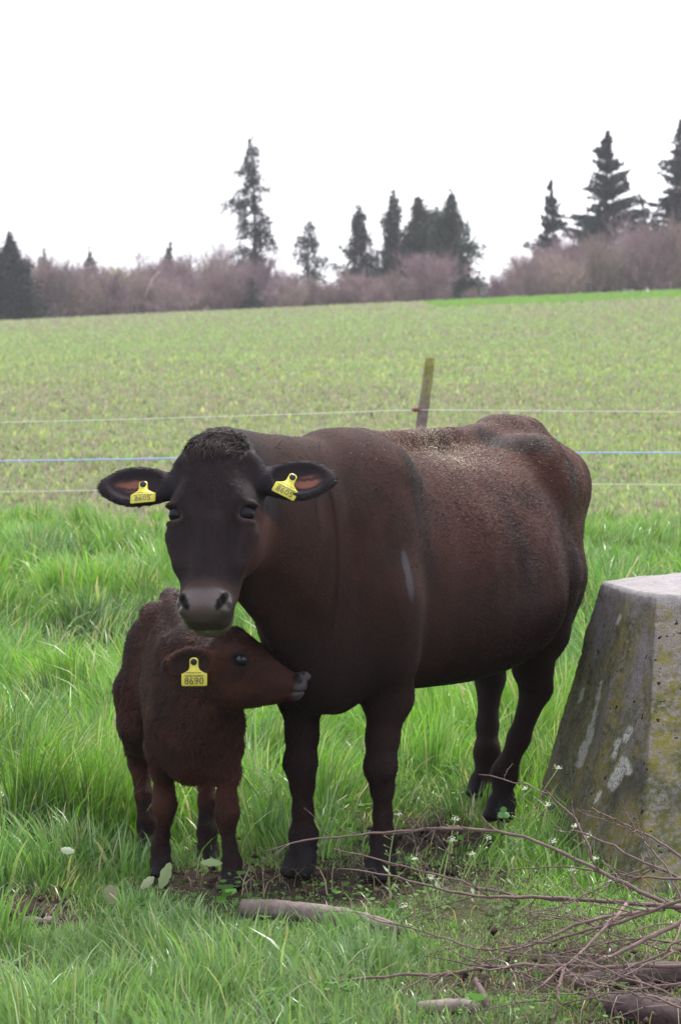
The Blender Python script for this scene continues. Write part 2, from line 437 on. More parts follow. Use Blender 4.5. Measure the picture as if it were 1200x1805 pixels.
def ear_tag(parent, M, pos, down, face, w, h, text, small=True, stud_out=True):
    """flared plastic tag: local x width, y down, z facing; pos = pin"""
    y = np.array(down, float); y /= np.linalg.norm(y); z = np.array(face, float); z -= y * (z @ y); z /= np.linalg.norm(z); x = np.cross(y, z)
    Mx = np.eye(4); Mx[:3, 0] = x; Mx[:3, 1] = y; Mx[:3, 2] = z; Mx[:3, 3] = pos
    Mx = M @ Mx
    o = [(-.16, -.10), (-.10, -.16), (0, -.18), (.10, -.16), (.16, -.10), (.17, 0), (.17, .22), (.22, .34), (.36, .44), (.50, .50), (.5, .52), (.5, .94), (.46, 1.0), (-.46, 1.0), (-.5, .94), (-.5, .52), (-.50, .50), (-.36, .44), (-.22, .34), (-.17, .22), (-.17, 0)]
    P = np.array([(a * w, b * h, 0) for a, b in o]); n = len(P)
    curl = lambda Q: np.stack([Q[:, 0], Q[:, 1], Q[:, 2] - .25 * Q[:, 0] ** 2 / w + .10 * Q[:, 1] ** 2 / h], 1)
    th = .0012; inner = P * .0 + P.mean(0); 
    A = curl(P + [0, 0, th]); B = curl(P - [0, 0, th]); V = np.concatenate([A, B])
    V = V @ Mx[:3, :3].T + Mx[:3, 3]
    tris = [(0, 1, 2, 3, 4, 5, 20)] ; quads = [(20, 5, 6, 19), (19, 6, 7, 18), (18, 7, 8, 17), (17, 8, 9, 16), (16, 9, 10, 15), (15, 10, 11, 14), (14, 11, 12, 13)]
    q2 = [tuple(i + n for i in q[::-1]) for q in quads]
    side = [(i, i + n, (i + 1) % n + n, (i + 1) % n) for i in range(n)]
    F = [np.array(quads + q2 + side), np.array([tris[0], tuple(i + n for i in tris[0][::-1])])]
    t = mesh_np('ear_tag', V, F, M_yel, parent, sm=False)
    # stud
    a = np.linspace(0, 2 * math.pi, 13)[:-1]; r = w * .13
    ring = lambda rr_, zz: np.stack([np.cos(a) * rr_, np.sin(a) * rr_, np.full(12, zz)], 1)
    V = np.concatenate([ring(r * .6, .0005), ring(r, .002), ring(r, .004), ring(r * .5, .0055)]); F1 = [(i + 12 * j, (i + 1) % 12 + 12 * j, (i + 1) % 12 + 12 * (j + 1), i + 12 * (j + 1)) for j in range(3) for i in range(12)]
    V = V @ Mx[:3, :3].T + Mx[:3, 3]
    mesh_np('stud', V, [np.array(F1), np.array([tuple(range(36, 48))])], M_stud, t)
    def letters(s, size, cx, cy, nm):
        cu = bpy.data.curves.new('txt', 'FONT'); cu.body = s; cu.size = size; cu.align_x = 'CENTER'; cu.align_y = 'CENTER'; cu.extrude = .0002; cu.resolution_u = 3; cu.space_character = 1.05
        ob = bpy.data.objects.new('txt', cu); col.objects.link(ob)
        dg = bpy.context.evaluated_depsgraph_get(); dg.update(); me = bpy.data.meshes.new_from_object(ob.evaluated_get(dg)); bpy.data.objects.remove(ob)
        v = np.zeros(len(me.vertices) * 3, np.float32); me.vertices.foreach_get('co', v); v = v.reshape(-1, 3)
        v = np.stack([v[:, 0] + cx, -v[:, 1] + cy, v[:, 2]], 1); v[:, 2] += th + .0005; v = curl(v)
        # text x must read left to right for the viewer: face z, down y => viewer's right is -x
        v[:, 0] *= -1
        v = v @ Mx[:3, :3].T + Mx[:3, 3]; me.vertices.foreach_set('co', v.astype(np.float32).ravel()); me.update()
        me.materials.clear(); me.materials.append(M_ink)
        q = bpy.data.objects.new(nm, me); col.objects.link(q); q.parent = t; return q
    letters(text, h * .40, 0, .80 * h, 'number')
    if small:
        V, F1 = [], []
        g = np.random.default_rng(3); xx = -.36 * w
        while xx < .36 * w:      # bar marks
            b = g.uniform(.008, .022) * w * 1.4
            i = len(V); V += [(xx, .54 * h, th + .0006), (xx + b, .54 * h, th + .0006), (xx + b, .62 * h, th + .0006), (xx, .62 * h, th + .0006)]; F1.append((i, i + 1, i + 2, i + 3)); xx += b + g.uniform(.01, .02) * w * 1.3
        xx = -.27 * w
        while xx < .27 * w:
            b = g.uniform(.02, .05) * w
            i = len(V); V += [(xx, .43 * h, th + .0006), (xx + b, .43 * h, th + .0006), (xx + b, .465 * h, th + .0006), (xx, .465 * h, th + .0006)]; F1.append((i, i + 1, i + 2, i + 3)); xx += b + g.uniform(.01, .03) * w
        V = curl(np.array(V)) @ Mx[:3, :3].T + Mx[:3, 3]
        mesh_np('barcode', V, np.array(F1), M_ink, t, sm=False)
    return t

M_eye2 = mat('bright_eye', (.006, .006, .011), rough=.03, spec=.34)
def eyeball(parent, M, c, r, name='eye', m=None):
    me = bpy.data.meshes.new(name); import bmesh
    bm = bmesh.new(); bmesh.ops.create_uvsphere(bm, u_segments=24, v_segments=16, radius=r); bm.to_mesh(me); bm.free(); smooth(me)
    me.materials.append(m or M_eye); o = bpy.data.objects.new(name, me); col.objects.link(o); o.parent = parent
    p = M[:3, :3] @ np.array(c) + M[:3, 3]; o.location = p; return o

def local(M, V):
    Mi = np.linalg.inv(M); return V @ Mi[:3, :3].T + Mi[:3, 3]

# ---------------------------------------------------------------- the cow
TH = R(23.5)
cow_loc = (.018, 9.0, 0.0); cow_rz = math.pi - TH
cow = tag(empty('cow', cow_loc, cow_rz), 'full-grown dark brown cow with two yellow ear tags, standing behind the small calf', 'cow')
BM = body_matrix(cow_loc, cow_rz); BI = np.linalg.inv(BM)
fh = np.array([-.15, -.985, 0.])
HM = frame(at(384, 794, 8.36), fh * .47 + np.array([0.062, 0, -.875]), fh, BI, roll=R(2.6))
RES = .011 if 'coarse' in DEV else .0062
Fd = Field((-.52, -1.85, -.03), (.52, 1.15, 1.45), RES)
torso = [(-1.64, .06, 1.20, .98, .5), (-1.60, .14, 1.27, .88, .5), (-1.50, .18, 1.295, .80, .5), (-1.38, .215, 1.315, .72, .5), (-1.2, .255, 1.305, .64, .45), (-1.12, .280, 1.29, .60, .44), (-1.02, .332, 1.27, .545, .42), (-.85, .372, 1.25, .512, .40),
         (-.65, .362, 1.24, .505, .40), (-.45, .325, 1.245, .515, .41), (-.25, .268, 1.265, .53, .44), (-.08, .225, 1.29, .54, .45), (.05, .195, 1.285, .545, .45), (.15, .17, 1.24, .56, .45), (.23, .13, 1.12, .60, .45), (.27, .06, 1.0, .70, .45)]
Fd.loft(torso, .04, p=2.15, tap=-.10)
for s_ in (-1, 1):
    # shoulder blade and muscle
    Fd.cone((s_ * .105, -.03, 1.16), (s_ * .125, .09, .84), .080, .094, .14, flat=((1, 0, 0), .9))
    Fd.cone((s_ * .126, .09, .84), (s_ * .130, .04, .66), .100, .092, .10)
    Fd.ell((s_ * .200, -1.12, 1.200), (.050, .090, .050), .13)                        # hook bone
    Fd.ell((s_ * .135, -1.55, 1.14), (.055, .07, .06), .07)                         # pin bone
    Fd.cone((s_ * .17, -1.15, 1.12), (s_ * .13, -1.50, 1.08), .12, .10, .09)
    Fd.ell((s_ * .130, -1.38, .90), (.102, .23, .32), .05)                          # thigh
    Fd.ell((s_ * .285, -1.02, 1.16), (.05, .05, .055), .04, cut=False) if False else None
    Fd.ell((s_ * .37, -1.24, 1.22), (.06, .085, .05), .12, cut=True)                # hollow behind the hook
    Fd.ell((s_ * .40, -.93, 1.22), (.07, .14, .06), .10, cut=True)                # flank hollow
Fd.cone((0, -1.25, 1.285), (0, -1.50, 1.275), .045, .045, .07)                         # sacrum, tail head
Fd.cone((0, -.1, 1.27), (0, -1.2, 1.27), .035, .04, .06)
Fd.ell((0, .20, .68), (.13, .15, .16), .07)                                          # brisket
Fd.cone((0, .24, .62), (0, .10, .565), .07, .065, .06)
# neck, from the shoulders to the back of the head
H = lambda p: (HM @ np.array([*p, 1.0]))[:3]
nb, nt_, nd = H((0, .0, -.09)), H((0, .09, -.12)), H((0, .17, -.15))
Fd.cone((0, .05, 1.13), nb, .150, .10, .13, flat=((1, 0, 0), .78))
Fd.cone((0, .10, .98), nt_, .165, .125, .13, flat=((1, 0, 0), .90))
Fd.cone((0, .15, .80), nd, .160, .10, .13, flat=((1, 0, 0), .85))
Fd.cone((0, .22, .68), H((0, .22, -.19)), .10, .045, .08, flat=((1, 0, 0), .6))
head_parts(Fd, HM, 'cow')
earsC = []
earsC.append(ear(Fd, HM, (.108, .085, -.045), (1, .02, .06), (.10, -.12, 1), .094, .062, .024, .034))
earsC.append(ear(Fd, HM, (-.108, .075, -.045), (-1, -.01, .0), (-.25, -.10, 1), .090, .062, .024, .034))
# front legs: (x, y, z, r)
for s_, dx, dy in ((1, .130, .02), (-1, -.118, .0)):
    Fd.chain([(s_ * .130, .03, .70, .092), (dx * 1.08, dy - .01, .54, .072), (dx, dy + .01, .42, .045), (dx, dy + .02, .335, .043), (dx, dy + .01, .27, .031), (dx, dy + .005, .19, .026), (dx, dy + .005, .12, .034), (dx, dy + .02, .07, .032)], .03)
    Fd.ell((dx, dy + .035, .335), (.044, .032, .050), .02)
    Fd.ell((dx, dy - .01, .115), (.038, .036, .030), .02)
    hoof(Fd, dx, dy + .01, 0, .90)
# hind legs
def hind(s_, hx, hy, fx, fy, z0=.02):
    Fd.cone((s_ * .150, -1.14, .88), (s_ * .165, -1.04, .72), .130, .095, .06)
    Fd.chain([(s_ * .155, -1.20, .82, .155), (s_ * .14, hy * .35 - 1.17 * .65, .64, .115), (hx, hy + .04, .50, .062), (hx, hy + .005, .43, .048), ((hx + fx) / 2, (hy + fy) / 2 + .005, .27, .032), (fx, fy - .02, .14 + z0, .037), (fx, fy, .07 + z0, .034)], .035)
    Fd.cone((s_ * .135, -1.44, .80), (hx, hy - .045, .50), .105, .030, .05)
    Fd.ell((hx, hy - .045, .455), (.030, .032, .045), .03)
    Fd.ell((fx, fy - .03, .125 + z0), (.038, .036, .030), .02)
    hoof(Fd, fx, fy, z0 - .01, .92)
hind(-1, -.115, -1.33, -.055, -1.16)
hind(1, .15, -1.60, .135, -1.50, .04)
# tail
Fd.chain([(0, -1.58, 1.27, .045), (.01, -1.69, 1.16, .035), (.01, -1.71, .95, .026), (.0, -1.68, .70, .022)], .03)
V, F = Fd.mesh(); del Fd.D
if 'coarse' not in DEV and 'hi' in DEV: pass
# small folds and muscle relief
N = vnormals(V, F)
hl = local(HM, V); inhead = (hl[:, 1] > -.08) & (hl[:, 1] < .6) & (np.abs(hl[:, 0]) < .4) & (V[:, 1] > .42)
relief = vnoise(V * [1, 1, .6], 9, 2, 2) * .0045 * np.where(inhead, .3, 1)
headw = sstep(1.3, .92, np.sqrt((hl[:, 0] / .19) ** 2 + ((hl[:, 1] - .23) / .34) ** 2 + ((hl[:, 2] + .03) / .20) ** 2))
sh = np.exp(-((V[:, 1] - .28) ** 2) / .03) * (V[:, 2] > .8)
relief += .0014 * np.sin(V[:, 2] * 14 + V[:, 1] * 55) * sh * np.where(inhead, 0, 1)                         # neck folds
ribs = np.exp(-((V[:, 1] + .55) ** 2) / .08) * np.exp(-((V[:, 2] - .95) ** 2) / .06) * (np.abs(V[:, 0]) > .15)
relief += .0012 * np.sin(V[:, 1] * 62 + V[:, 2] * 9) * ribs
V = V + N * relief[:, None]; N = vnormals(V, F)
# colour of hide and coat
n1, n2, n3 = vnoise(V, 5, 11, 3), vnoise(V, 22, 12, 2), vnoise(V * [1, 1, .5], 60, 13)
dark = np.array([.0070, .0036, .0046]); brown = np.array([.064, .023, .017])
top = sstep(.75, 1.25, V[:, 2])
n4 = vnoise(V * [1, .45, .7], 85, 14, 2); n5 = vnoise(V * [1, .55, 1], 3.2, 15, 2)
mixf = np.clip(.42 + .32 * n1 + .10 * n2 + .06 * n3 + .16 * n4 + .34 * top * (V[:, 1] < -.1) - .30 * sstep(.15, .5, n5) * (V[:, 1] < 0), 0, 1)  # back painted browner towards the top, as if lit by the sky
mixf = mixf * (.30 + .70 * sstep(.52, .98, V[:, 2])) * (1 - .25 * sstep(-.1, .3, V[:, 1]))  # underside and neck darkened in the coat colour, standing in for shade
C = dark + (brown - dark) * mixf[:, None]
n4f = vnoise(V * [1, 1, .5], 100, 16, 2)
fr = np.array([.0150, .0088, .0112])
C = C + headw[:, None] * (fr * (1 + .35 * n2[:, None] + .45 * n4f[:, None]) + (brown - fr) * (.75 * sstep(.06, .115, np.abs(hl[:, 0])) * sstep(.04, -.06, hl[:, 2]) * (hl[:, 1] > .15))[:, None] - C)
L = np.full(len(V), .014); L[(np.abs(V[:, 1] + 1.0) < .7) & (V[:, 2] > .55)] = .017; L = L + (.010 - L) * sstep(.66, .5, V[:, 2]); L = L + (.012 - L) * sstep(-.4, 0, V[:, 1]); L = L * (1 - headw) + .0095 * headw
# poll tuft
tuft = inhead & (hl[:, 1] < .035 + .02 * n2) & (np.abs(hl[:, 0]) < .09) & (hl[:, 2] > -.06); whorl = inhead & (hl[:, 1] < .17) & (np.abs(hl[:, 0]) < .08) & (hl[:, 2] > 0); L[whorl] = .014; L[tuft] = .030; C[tuft] = C[tuft] * .5 + np.array([.022, .012, .011]) * .5
# licked dark cowlicks on the rump and flank
for (yy, zz, ry, rz_, a) in ((-1.22, 1.17, .11, .10, .75), (-1.02, 1.26, .10, .05, .8), (-1.60, 1.0, .10, .10, .9), (-.60, .95, .07, .13, .55), (-1.02, .98, .07, .08, .6), (-.80, 1.10, .14, .05, .45), (-1.15, .85, .06, .10, .4)):
    w = np.exp(-((V[:, 1] - yy) / ry) ** 2 - ((V[:, 2] - zz) / rz_) ** 2) * (V[:, 0] < 0.02) * ~inhead
    w = sstep(.25, .75, w + .28 * n2 + .2 * n4) * a; C = C * (1 - w[:, None]) + dark * .55 * w[:, None]
# bare grey patch behind the shoulder
w = np.exp(-(((V[:, 1] - .105 + .05 * (V[:, 2] - .90)) / .022) ** 2 + ((V[:, 2] - .90) / .085) ** 2) * (1 + .25 * n2)) * (V[:, 0] < 0)
w = w * (1 + .5 * n4); w = sstep(.35, .55, w); w_bare = w * .35; L[w > .3] = 0; C = C * (1 - w[:, None]) + np.array([.026, .022, .031]) * w[:, None]
# muzzle and chin
mz = sstep(.425, .452, hl[:, 1] + .25 * np.abs(hl[:, 0]) * 0 + .004 * n2) * inhead * sstep(.40, .44, hl[:, 1])
L[mz > .4] = 0; nost = np.zeros(len(V))
for s_ in (-1, 1): nost = np.maximum(nost, sstep(1.25, .9, np.sqrt(((hl[:, 0] - s_ * (.060 - .5 * (hl[:, 1] - .466)) * KX) / .0115) ** 2 + ((hl[:, 1] - .466) / .029) ** 2 + ((hl[:, 2] - .055) / .030) ** 2)) * (hl[:, 2] < .060))
mz0 = mz; C = C * (1 - mz[:, None]) + (np.array([.040, .026, .028]) + np.array([.030, .021, .023]) * (sstep(.056, .038, np.abs(hl[:, 0])) * sstep(.005, .02, hl[:, 2]))[:, None]) * mz[:, None]
mr = np.exp(-((hl[:, 1] - .425) / .018) ** 2) * inhead; C = C * (1 - .5 * mr[:, None]) + np.array([.075, .045, .038]) * .5 * mr[:, None]
C = C * (1 - nost[:, None] * .93); w_n = nost
lipl = inhead & (hl[:, 1] > .46) & (np.abs(hl[:, 2] + .046) < .006); C[lipl] *= .25
ch = inhead & (hl[:, 1] > .44) & (hl[:, 2] < -.055); C[ch] = [.085, .075, .055]
# eye rims, ears
for s_ in (-1, 1):
    d = np.linalg.norm(hl - np.array([s_ * .118 * KX, .200, .018]), axis=1); w = sstep(.045, .028, d); lowr = w * (hl[:, 1] > .209) * 1.0; C = C * (1 - w[:, None]) + np.array([.016, .011, .014]) * w[:, None]; C = C * (1 - .7 * lowr[:, None]) + np.array([.075, .052, .052]) * .7 * lowr[:, None]; ringc = np.exp(-((d - .034) / .006) ** 2) * inhead; C = C * (1 - .5 * ringc[:, None]) + np.array([.060, .038, .034]) * .5 * ringc[:, None]; L[d < .03] = .002; L[d<.022]=0
for (c, e, u, f), s_ in zip(earsC, (1, -1)):
    q = hl - c; a, b, g_ = q @ e, q @ u, q @ f
    inr = (np.abs(a) < .11) & (np.abs(b) < .07) & (np.abs(g_) < .05)
    cup = inr & (((a - .006) / .088) ** 2 + (b / .052) ** 2 < 1) & ((N @ (HM[:3, :3] @ f)) > .2)
    C[inr] = [.020, .015, .020]; L[inr] = .010
    pk = np.exp(-(((a - .02) / .05) ** 2 + ((b * 1.0 - .004) / .024) ** 2)) * cup * (1 + .4 * n2); pk = sstep(.35, .8, pk) * (1 - .8 * (np.abs(b + .006) < .005))
    C = C * (1 - pk[:, None]) + np.array([.20, .082, .062]) * pk[:, None]; L[pk > .3] = .004
    rim = inr & ~cup; L[rim] = .016
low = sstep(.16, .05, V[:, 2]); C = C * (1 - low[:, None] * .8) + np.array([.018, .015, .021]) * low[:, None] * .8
hf = V[:, 2] < .062; C[hf] = [.016, .014, .016]; L[hf] = 0
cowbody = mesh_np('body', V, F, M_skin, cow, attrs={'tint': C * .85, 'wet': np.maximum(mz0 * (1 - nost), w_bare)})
COW_V, COW_F, COW_N = V, F, N
flow = np.tile(np.array([0, -1.0, -.55]), (len(V), 1)); flow[V[:, 2] < .62] = [0, -.25, -1]
fl_h = np.stack([hl[:, 0] * 6, hl[:, 1] * 2 - .1, np.full(len(V), -.4)], 1) @ HM[:3, :3].T; flow = flow * (1 - headw[:, None]) + fl_h * headw[:, None]
for (c, e, u, f) in earsC:
    q = hl - c; inr = (np.abs(q @ e) < .11) & (np.abs(q @ u) < .07) & (np.abs(q @ f) < .05); flow[inr] = HM[:3, :3] @ (e + .0 * f)
flow[tuft] = (HM[:3, :3] @ np.array([0, 1, .8])) * .6 + np.array([0, 0, .2])
if 'nofur' not in DEV:
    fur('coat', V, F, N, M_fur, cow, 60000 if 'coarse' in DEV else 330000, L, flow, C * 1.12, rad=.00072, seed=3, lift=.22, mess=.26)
for s_ in (-1, 1): eyeball(cow, HM, (s_ * .1075 * KX, .202, .0205), .0232)
# tags: pinned inside each ear cup
c, e, u, f = earsC[0]
ear_tag(cow, HM, c - e * .020 + f * .022 + np.array([0, .006, 0]), (-.05, 1, .02), (.05, .0, 1), .070, .056, '8605')
c, e, u, f = earsC[1]
ear_tag(cow, HM, c + e * -.014 + f * .020 + np.array([0, .002, 0]), (.42, 1, .08), (-.25, .1, 1), .068, .062, '8605')

# ---------------------------------------------------------------- the calf
calf_loc = (-.43, 8.9, 0.0); calf_rz = math.pi + R(9)
calf = tag(empty('calf', calf_loc, calf_rz), 'small curly brown calf with yellow ear tag 8690, head turned under the big cow\'s chin', 'calf')
CBI = np.linalg.inv(body_matrix(calf_loc, calf_rz))
cz = np.array([.30, -.24, .88])
CM = frame(at(390, 1146, 8.72), (.86, -.41, -.25), (.27, -.10, .95), CBI)
Fd = Field((-.34, -.95, -.03), (.34, .62, .92), .009 if 'coarse' in DEV else .0045)
torso = [(-.74, .03, .66, .54, .5), (-.72, .07, .70, .50, .5), (-.66, .10, .755, .46, .5), (-.56, .112, .785, .42, .5), (-.45, .110, .78, .39, .45), (-.30, .118, .74, .36, .42), (-.15, .112, .725, .345, .42),
         (0, .096, .735, .335, .45), (.08, .080, .70, .33, .5), (.14, .06, .63, .40, .5), (.165, .03, .57, .46, .5)]
Fd.loft(torso, .03, p=2.1, tap=-.12)
for s_ in (-1, 1):
    Fd.cone((s_ * .055, -.03, .67), (s_ * .080, .05, .46), .042, .054, .05)
    Fd.cone((s_ * .080, .05, .47), (s_ * .083, -.02, .39), .052, .046, .04)
    Fd.ell((s_ * .075, -.48, .745), (.028, .045, .028), .05)
    Fd.ell((s_ * .06, -.68, .68), (.03, .04, .035), .04)
    Fd.ell((s_ * .095, -.58, .55), (.055, .12, .16), .05)
Fd.cone((0, -.0, .725), (0, -.62, .79), .018, .022, .035)
Hc = lambda p: (CM @ np.array([*p, 1.0]))[:3]
Fd.cone((0, .00, .62), Hc((0, .01, -.045)), .095, .058, .06)
Fd.cone((.0, .06, .52), Hc((0, .04, -.07)), .100, .062, .06)
Fd.cone((.0, .09, .42), Hc((0, .06, -.10)), .075, .045, .06)
Fd.ell((0, .07, .40), (.085, .08, .09), .05)
head_parts(Fd, CM, 'calf')
cear = ear(Fd, CM, (.058, .034, -.022), (.55, -.62, -.22), (.85, .35, .10), .067, .045, .016, .020, .008)
cear2 = ear(Fd, CM, (-.058, .030, -.010), (-.80, -.45, -.10), (-.3, .5, .6), .062, .040, .015, .020, .008)
def cleg(pts, flat=None):
    Fd.chain(pts, .02)
hz = 0
for (x, y, kx, ky, tx) in ((.083, -.13, .075, -.10, .09), (-.100, .11, -.088, .085, -.10)):
    cleg([(tx, -.01, .40, .048), ((kx + tx) / 2, ky * .6, .33, .032), (kx, ky, .255, .028), (kx, ky + .006, .215, .031), (kx, ky + .004, .175, .022), ((x + kx) / 2, (y + ky) / 2, .12, .0185), (x, y, .075, .025), (x, y + .012, .04, .024)])
    Fd.ell((kx, ky + .018, .215), (.031, .022, .036), .02)
    hoof(Fd, x, y + .0, 0, .62)
for (x, y, s_) in ((.080, -.57, 1), (-.088, -.40, -1)):
    hx = s_ * .095; hy = y - .11
    cleg([(s_ * .10, -.56, .50, .082), (s_ * .105, y * .5 - .28 * .9, .40, .062), (hx, hy + .02, .305, .038), (hx, hy, .265, .033), ((hx + x) / 2, (hy + y) / 2 + .01, .17, .024), (x, y - .012, .08, .028), (x, y, .04, .026)])
    Fd.cone((s_ * .085, -.66, .48), (hx, hy - .03, .30), .04, .014, .04)
    Fd.ell((hx, hy - .022, .285), (.018, .02, .028), .02)
    hoof(Fd, x, y, 0, .62)
Fd.chain([(0, -.70, .70, .02), (0, -.77, .60, .018), (.01, -.78, .45, .015), (.01, -.76, .33, .012)], .02)
V, F = Fd.mesh(); del Fd.D
N = vnormals(V, F)
hl = local(CM, V); inhead = (hl[:, 1] > -.0) & (hl[:, 1] < .33) & (np.abs(hl[:, 0]) < .14) & (hl[:, 2] > -.15) & (hl[:, 2] < .09) & (V[:, 2] > .5)
r1 = vnoise(V * [1, 1, .35], 16, 31, 2) * .0038 + vnoise(V, 34, 32, 2) * .0016
r1 *= np.where(inhead, .15, 1) * np.where(V[:, 2] < .35, .25, 1)
V = V + N * r1[:, None]; N = vnormals(V, F)
n1, n2 = vnoise(V, 9, 41, 3), vnoise(V, 30, 42, 2)
dark = np.array([.0085, .0038, .0040]); brown = np.array([.072, .024, .015])
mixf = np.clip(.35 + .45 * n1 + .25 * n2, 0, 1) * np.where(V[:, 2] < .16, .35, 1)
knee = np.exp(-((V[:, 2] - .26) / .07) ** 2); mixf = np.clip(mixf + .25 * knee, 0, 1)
n4 = vnoise(V * [1, 1, .5], 110, 44, 2); mixf = np.where(inhead, .38 + .25 * n2 + .2 * n4, mixf + .25 * n4)
mixf = np.clip(mixf, 0, 1)
C = dark + (brown - dark) * mixf[:, None]
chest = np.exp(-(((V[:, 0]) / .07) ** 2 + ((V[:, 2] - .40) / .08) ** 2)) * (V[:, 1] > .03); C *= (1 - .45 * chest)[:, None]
backt = sstep(.66, .78, V[:, 2]) * ~inhead * (V[:, 1] < .05); C = C * (1 - .3 * backt[:, None]) + np.array([.075, .055, .060]) * .3 * backt[:, None]  # top of the back painted paler and greyer, standing in for sky sheen
L = np.full(len(V), .017); L[V[:, 2] < .3] = .007; L[inhead] = .009
poll = (hl[:, 1] > -.035) & (hl[:, 1] < .05) & (hl[:, 2] > .03) & (np.abs(hl[:, 0]) < .06); L[poll] = .022; C[poll] *= .6
mz = sstep(.256, .270, hl[:, 1] + .006 * n2 + .12 * np.minimum(hl[:, 2] + .035, 0)) * inhead; C = C * (1 - mz[:, None]) + np.array([.042, .034, .043]) * mz[:, None]; L = L * (1 - sstep(.20, .25, hl[:, 1]) * inhead * .5); L[mz > .3] = 0
for s_ in (-1, 1): w = sstep(1.5, 1.0, np.sqrt(((hl[:, 0] - s_ * .033) / .010) ** 2 + ((hl[:, 1] - .264) / .011) ** 2 + ((hl[:, 2] - .002) / .009) ** 2)) * inhead; C *= (1 - .85 * w)[:, None]
for s_ in (-1, 1):
    d = np.linalg.norm((hl - np.array([s_ * .074, .100, .005])), axis=1); w = sstep(.032, .022, d); C = C * (1 - w[:, None]) + np.array([.014, .010, .012]) * w[:, None]; L[d < .026] = .002; L[d < .021] = 0
for (c, e, u, f) in (cear, cear2):
    q = hl - c; a, b, g_ = q @ e, q @ u, q @ f
    inr = (np.abs(a) < .07) & (np.abs(b) < .053) & (np.abs(g_) < .03)
    cup = inr & (((a - .004) / .056) ** 2 + (b / .042) ** 2 < 1) & ((N @ (CM[:3, :3] @ f)) > .2)
    C[inr] = brown * .75; C[cup] = [.030, .018, .020]; L[inr] = .011; L[cup] = .008
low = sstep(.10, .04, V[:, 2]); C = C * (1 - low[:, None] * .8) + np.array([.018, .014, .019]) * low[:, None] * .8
hf = V[:, 2] < .038; C[hf] = [.016, .014, .016]; L[hf] = 0
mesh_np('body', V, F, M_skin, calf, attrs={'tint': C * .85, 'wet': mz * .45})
flow = np.tile(np.array([0, -.6, -.9]), (len(V), 1)); flow[V[:, 2] < .4] = [0, -.2, -1]
flow[inhead] = CM[:3, :3] @ np.array([0, -1, -.35])
flow[poll] = CM[:3, :3] @ np.array([.2, -.6, .8])
for (c, e, u, f) in (cear, cear2):
    q = hl - c; inr = (np.abs(q @ e) < .07) & (np.abs(q @ u) < .053) & (np.abs(q @ f) < .03); flow[inr] = CM[:3, :3] @ e
if 'nofur' not in DEV:
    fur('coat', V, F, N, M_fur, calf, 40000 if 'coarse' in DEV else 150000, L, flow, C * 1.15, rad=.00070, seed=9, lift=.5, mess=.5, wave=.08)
for s_ in (-1, 1): eyeball(calf, CM, (s_ * .0625, .100, .004), .0200, m=M_eye2)
c, e, u, f = cear
Cw = np.linalg.inv(CM[:3, :3])
ydn = Cw @ (CBI[:3, :3] @ np.array([.02, -.02, -1.0])); fc = Cw @ (CBI[:3, :3] @ np.array([-.12, -1, .05]))
pin = local(CM, (CBI @ np.array([*at(341, 1168, 8.58), 1.0]))[None, :3])[0]
ear_tag(calf, CM, pin, ydn, fc, .073, .068, '8690')

# ---------------------------------------------------------------- ground
def mud(x, y):
    """0..1: trodden earth showing"""
    P = np.stack([np.ravel(x), np.ravel(y)], 1); n = vnoise(P, 3.2, 77, 3).reshape(np.shape(x))
    m = np.zeros(np.shape(x))
    for cx, cy, rx, ry, a in ((.12, 9.15, .48, .50, .72), (.28, 9.75, .30, .45, 1.1), (-.30, 8.95, .30, .28, .9), (-.93, 8.55, .20, .30, 1.2), (-.80, 8.35, .20, .14, .9), (.02, 8.75, .38, .16, .7),
                              (-.86, 7.72, .13, .20, .9), (.55, 10.0, .28, .28, .8), (.62, 7.6, .5, .5, .75), (.95, 7.1, .5, .4, .9), (.25, 7.35, .4, .3, .55), (-.15, 6.8, .3, .15, .6)):
        m = np.maximum(m, a * np.exp(-(((x - cx) / rx) ** 2 + ((y - cy) / ry) ** 2)))
    return np.clip((m + .30 * n - .30) * 2.2, 0, 1)

xs = np.concatenate([-np.geomspace(600, 4.1, 60), np.linspace(-4, -1.62, 48), np.linspace(-1.6, 1.6, 257), np.linspace(1.62, 4, 48), np.geomspace(4.1, 600, 60)])
ys = np.concatenate([np.linspace(-60, 4, 20), np.linspace(4.3, 6.98, 50), np.linspace(7, 10.5, 281), np.linspace(10.55, 13, 50), np.linspace(13.08, 26, 90), np.geomspace(26.3, 700, 130)])
GX, GY = np.meshgrid(xs, ys, indexing='ij'); GZ = terrain(GX, GY)
mdg = mud(GX, GY); GZ = GZ + (vnoise(np.stack([GX.ravel(), GY.ravel()], 1), 11, 21, 4).reshape(GX.shape) * .034 - .012) * mdg
nx, ny = GX.shape; idx = np.arange(nx * ny).reshape(nx, ny)
F = np.stack([idx[:-1, :-1], idx[1:, :-1], idx[1:, 1:], idx[:-1, 1:]], -1).reshape(-1, 4)
P2 = np.stack([GX.ravel(), GY.ravel()], 1)
FB = 19.2                                         # where the pasture meets the sown field
fieldm = sstep(FB - .5, FB + .5, GY.ravel() + vnoise(P2, .8, 9) * .5)
soil = np.array([.034, .022, .019]); thatch = np.array([.045, .046, .022]); fsoil = np.array([.150, .185, .085])
md = mdg.ravel()[:, None]; nn = vnoise(P2, 1.2, 4, 3)[:, None]
nn2 = vnoise(P2 * [1, .28], .12, 44, 3)[:, None]; nn3 = vnoise(P2 * [1, .35], .5, 45, 3)[:, None]
outw = sstep(0, .5, np.abs(P2[:, 0]) - (.142 * P2[:, 1] + 1.0))[:, None]; outw = np.maximum(outw, sstep(6.3, 5.8, P2[:, 1])[:, None])
C = (thatch * (1 - outw) + np.array([.085, .150, .032]) * outw) * (1 + .25 * nn) * (1 - md) + soil * md
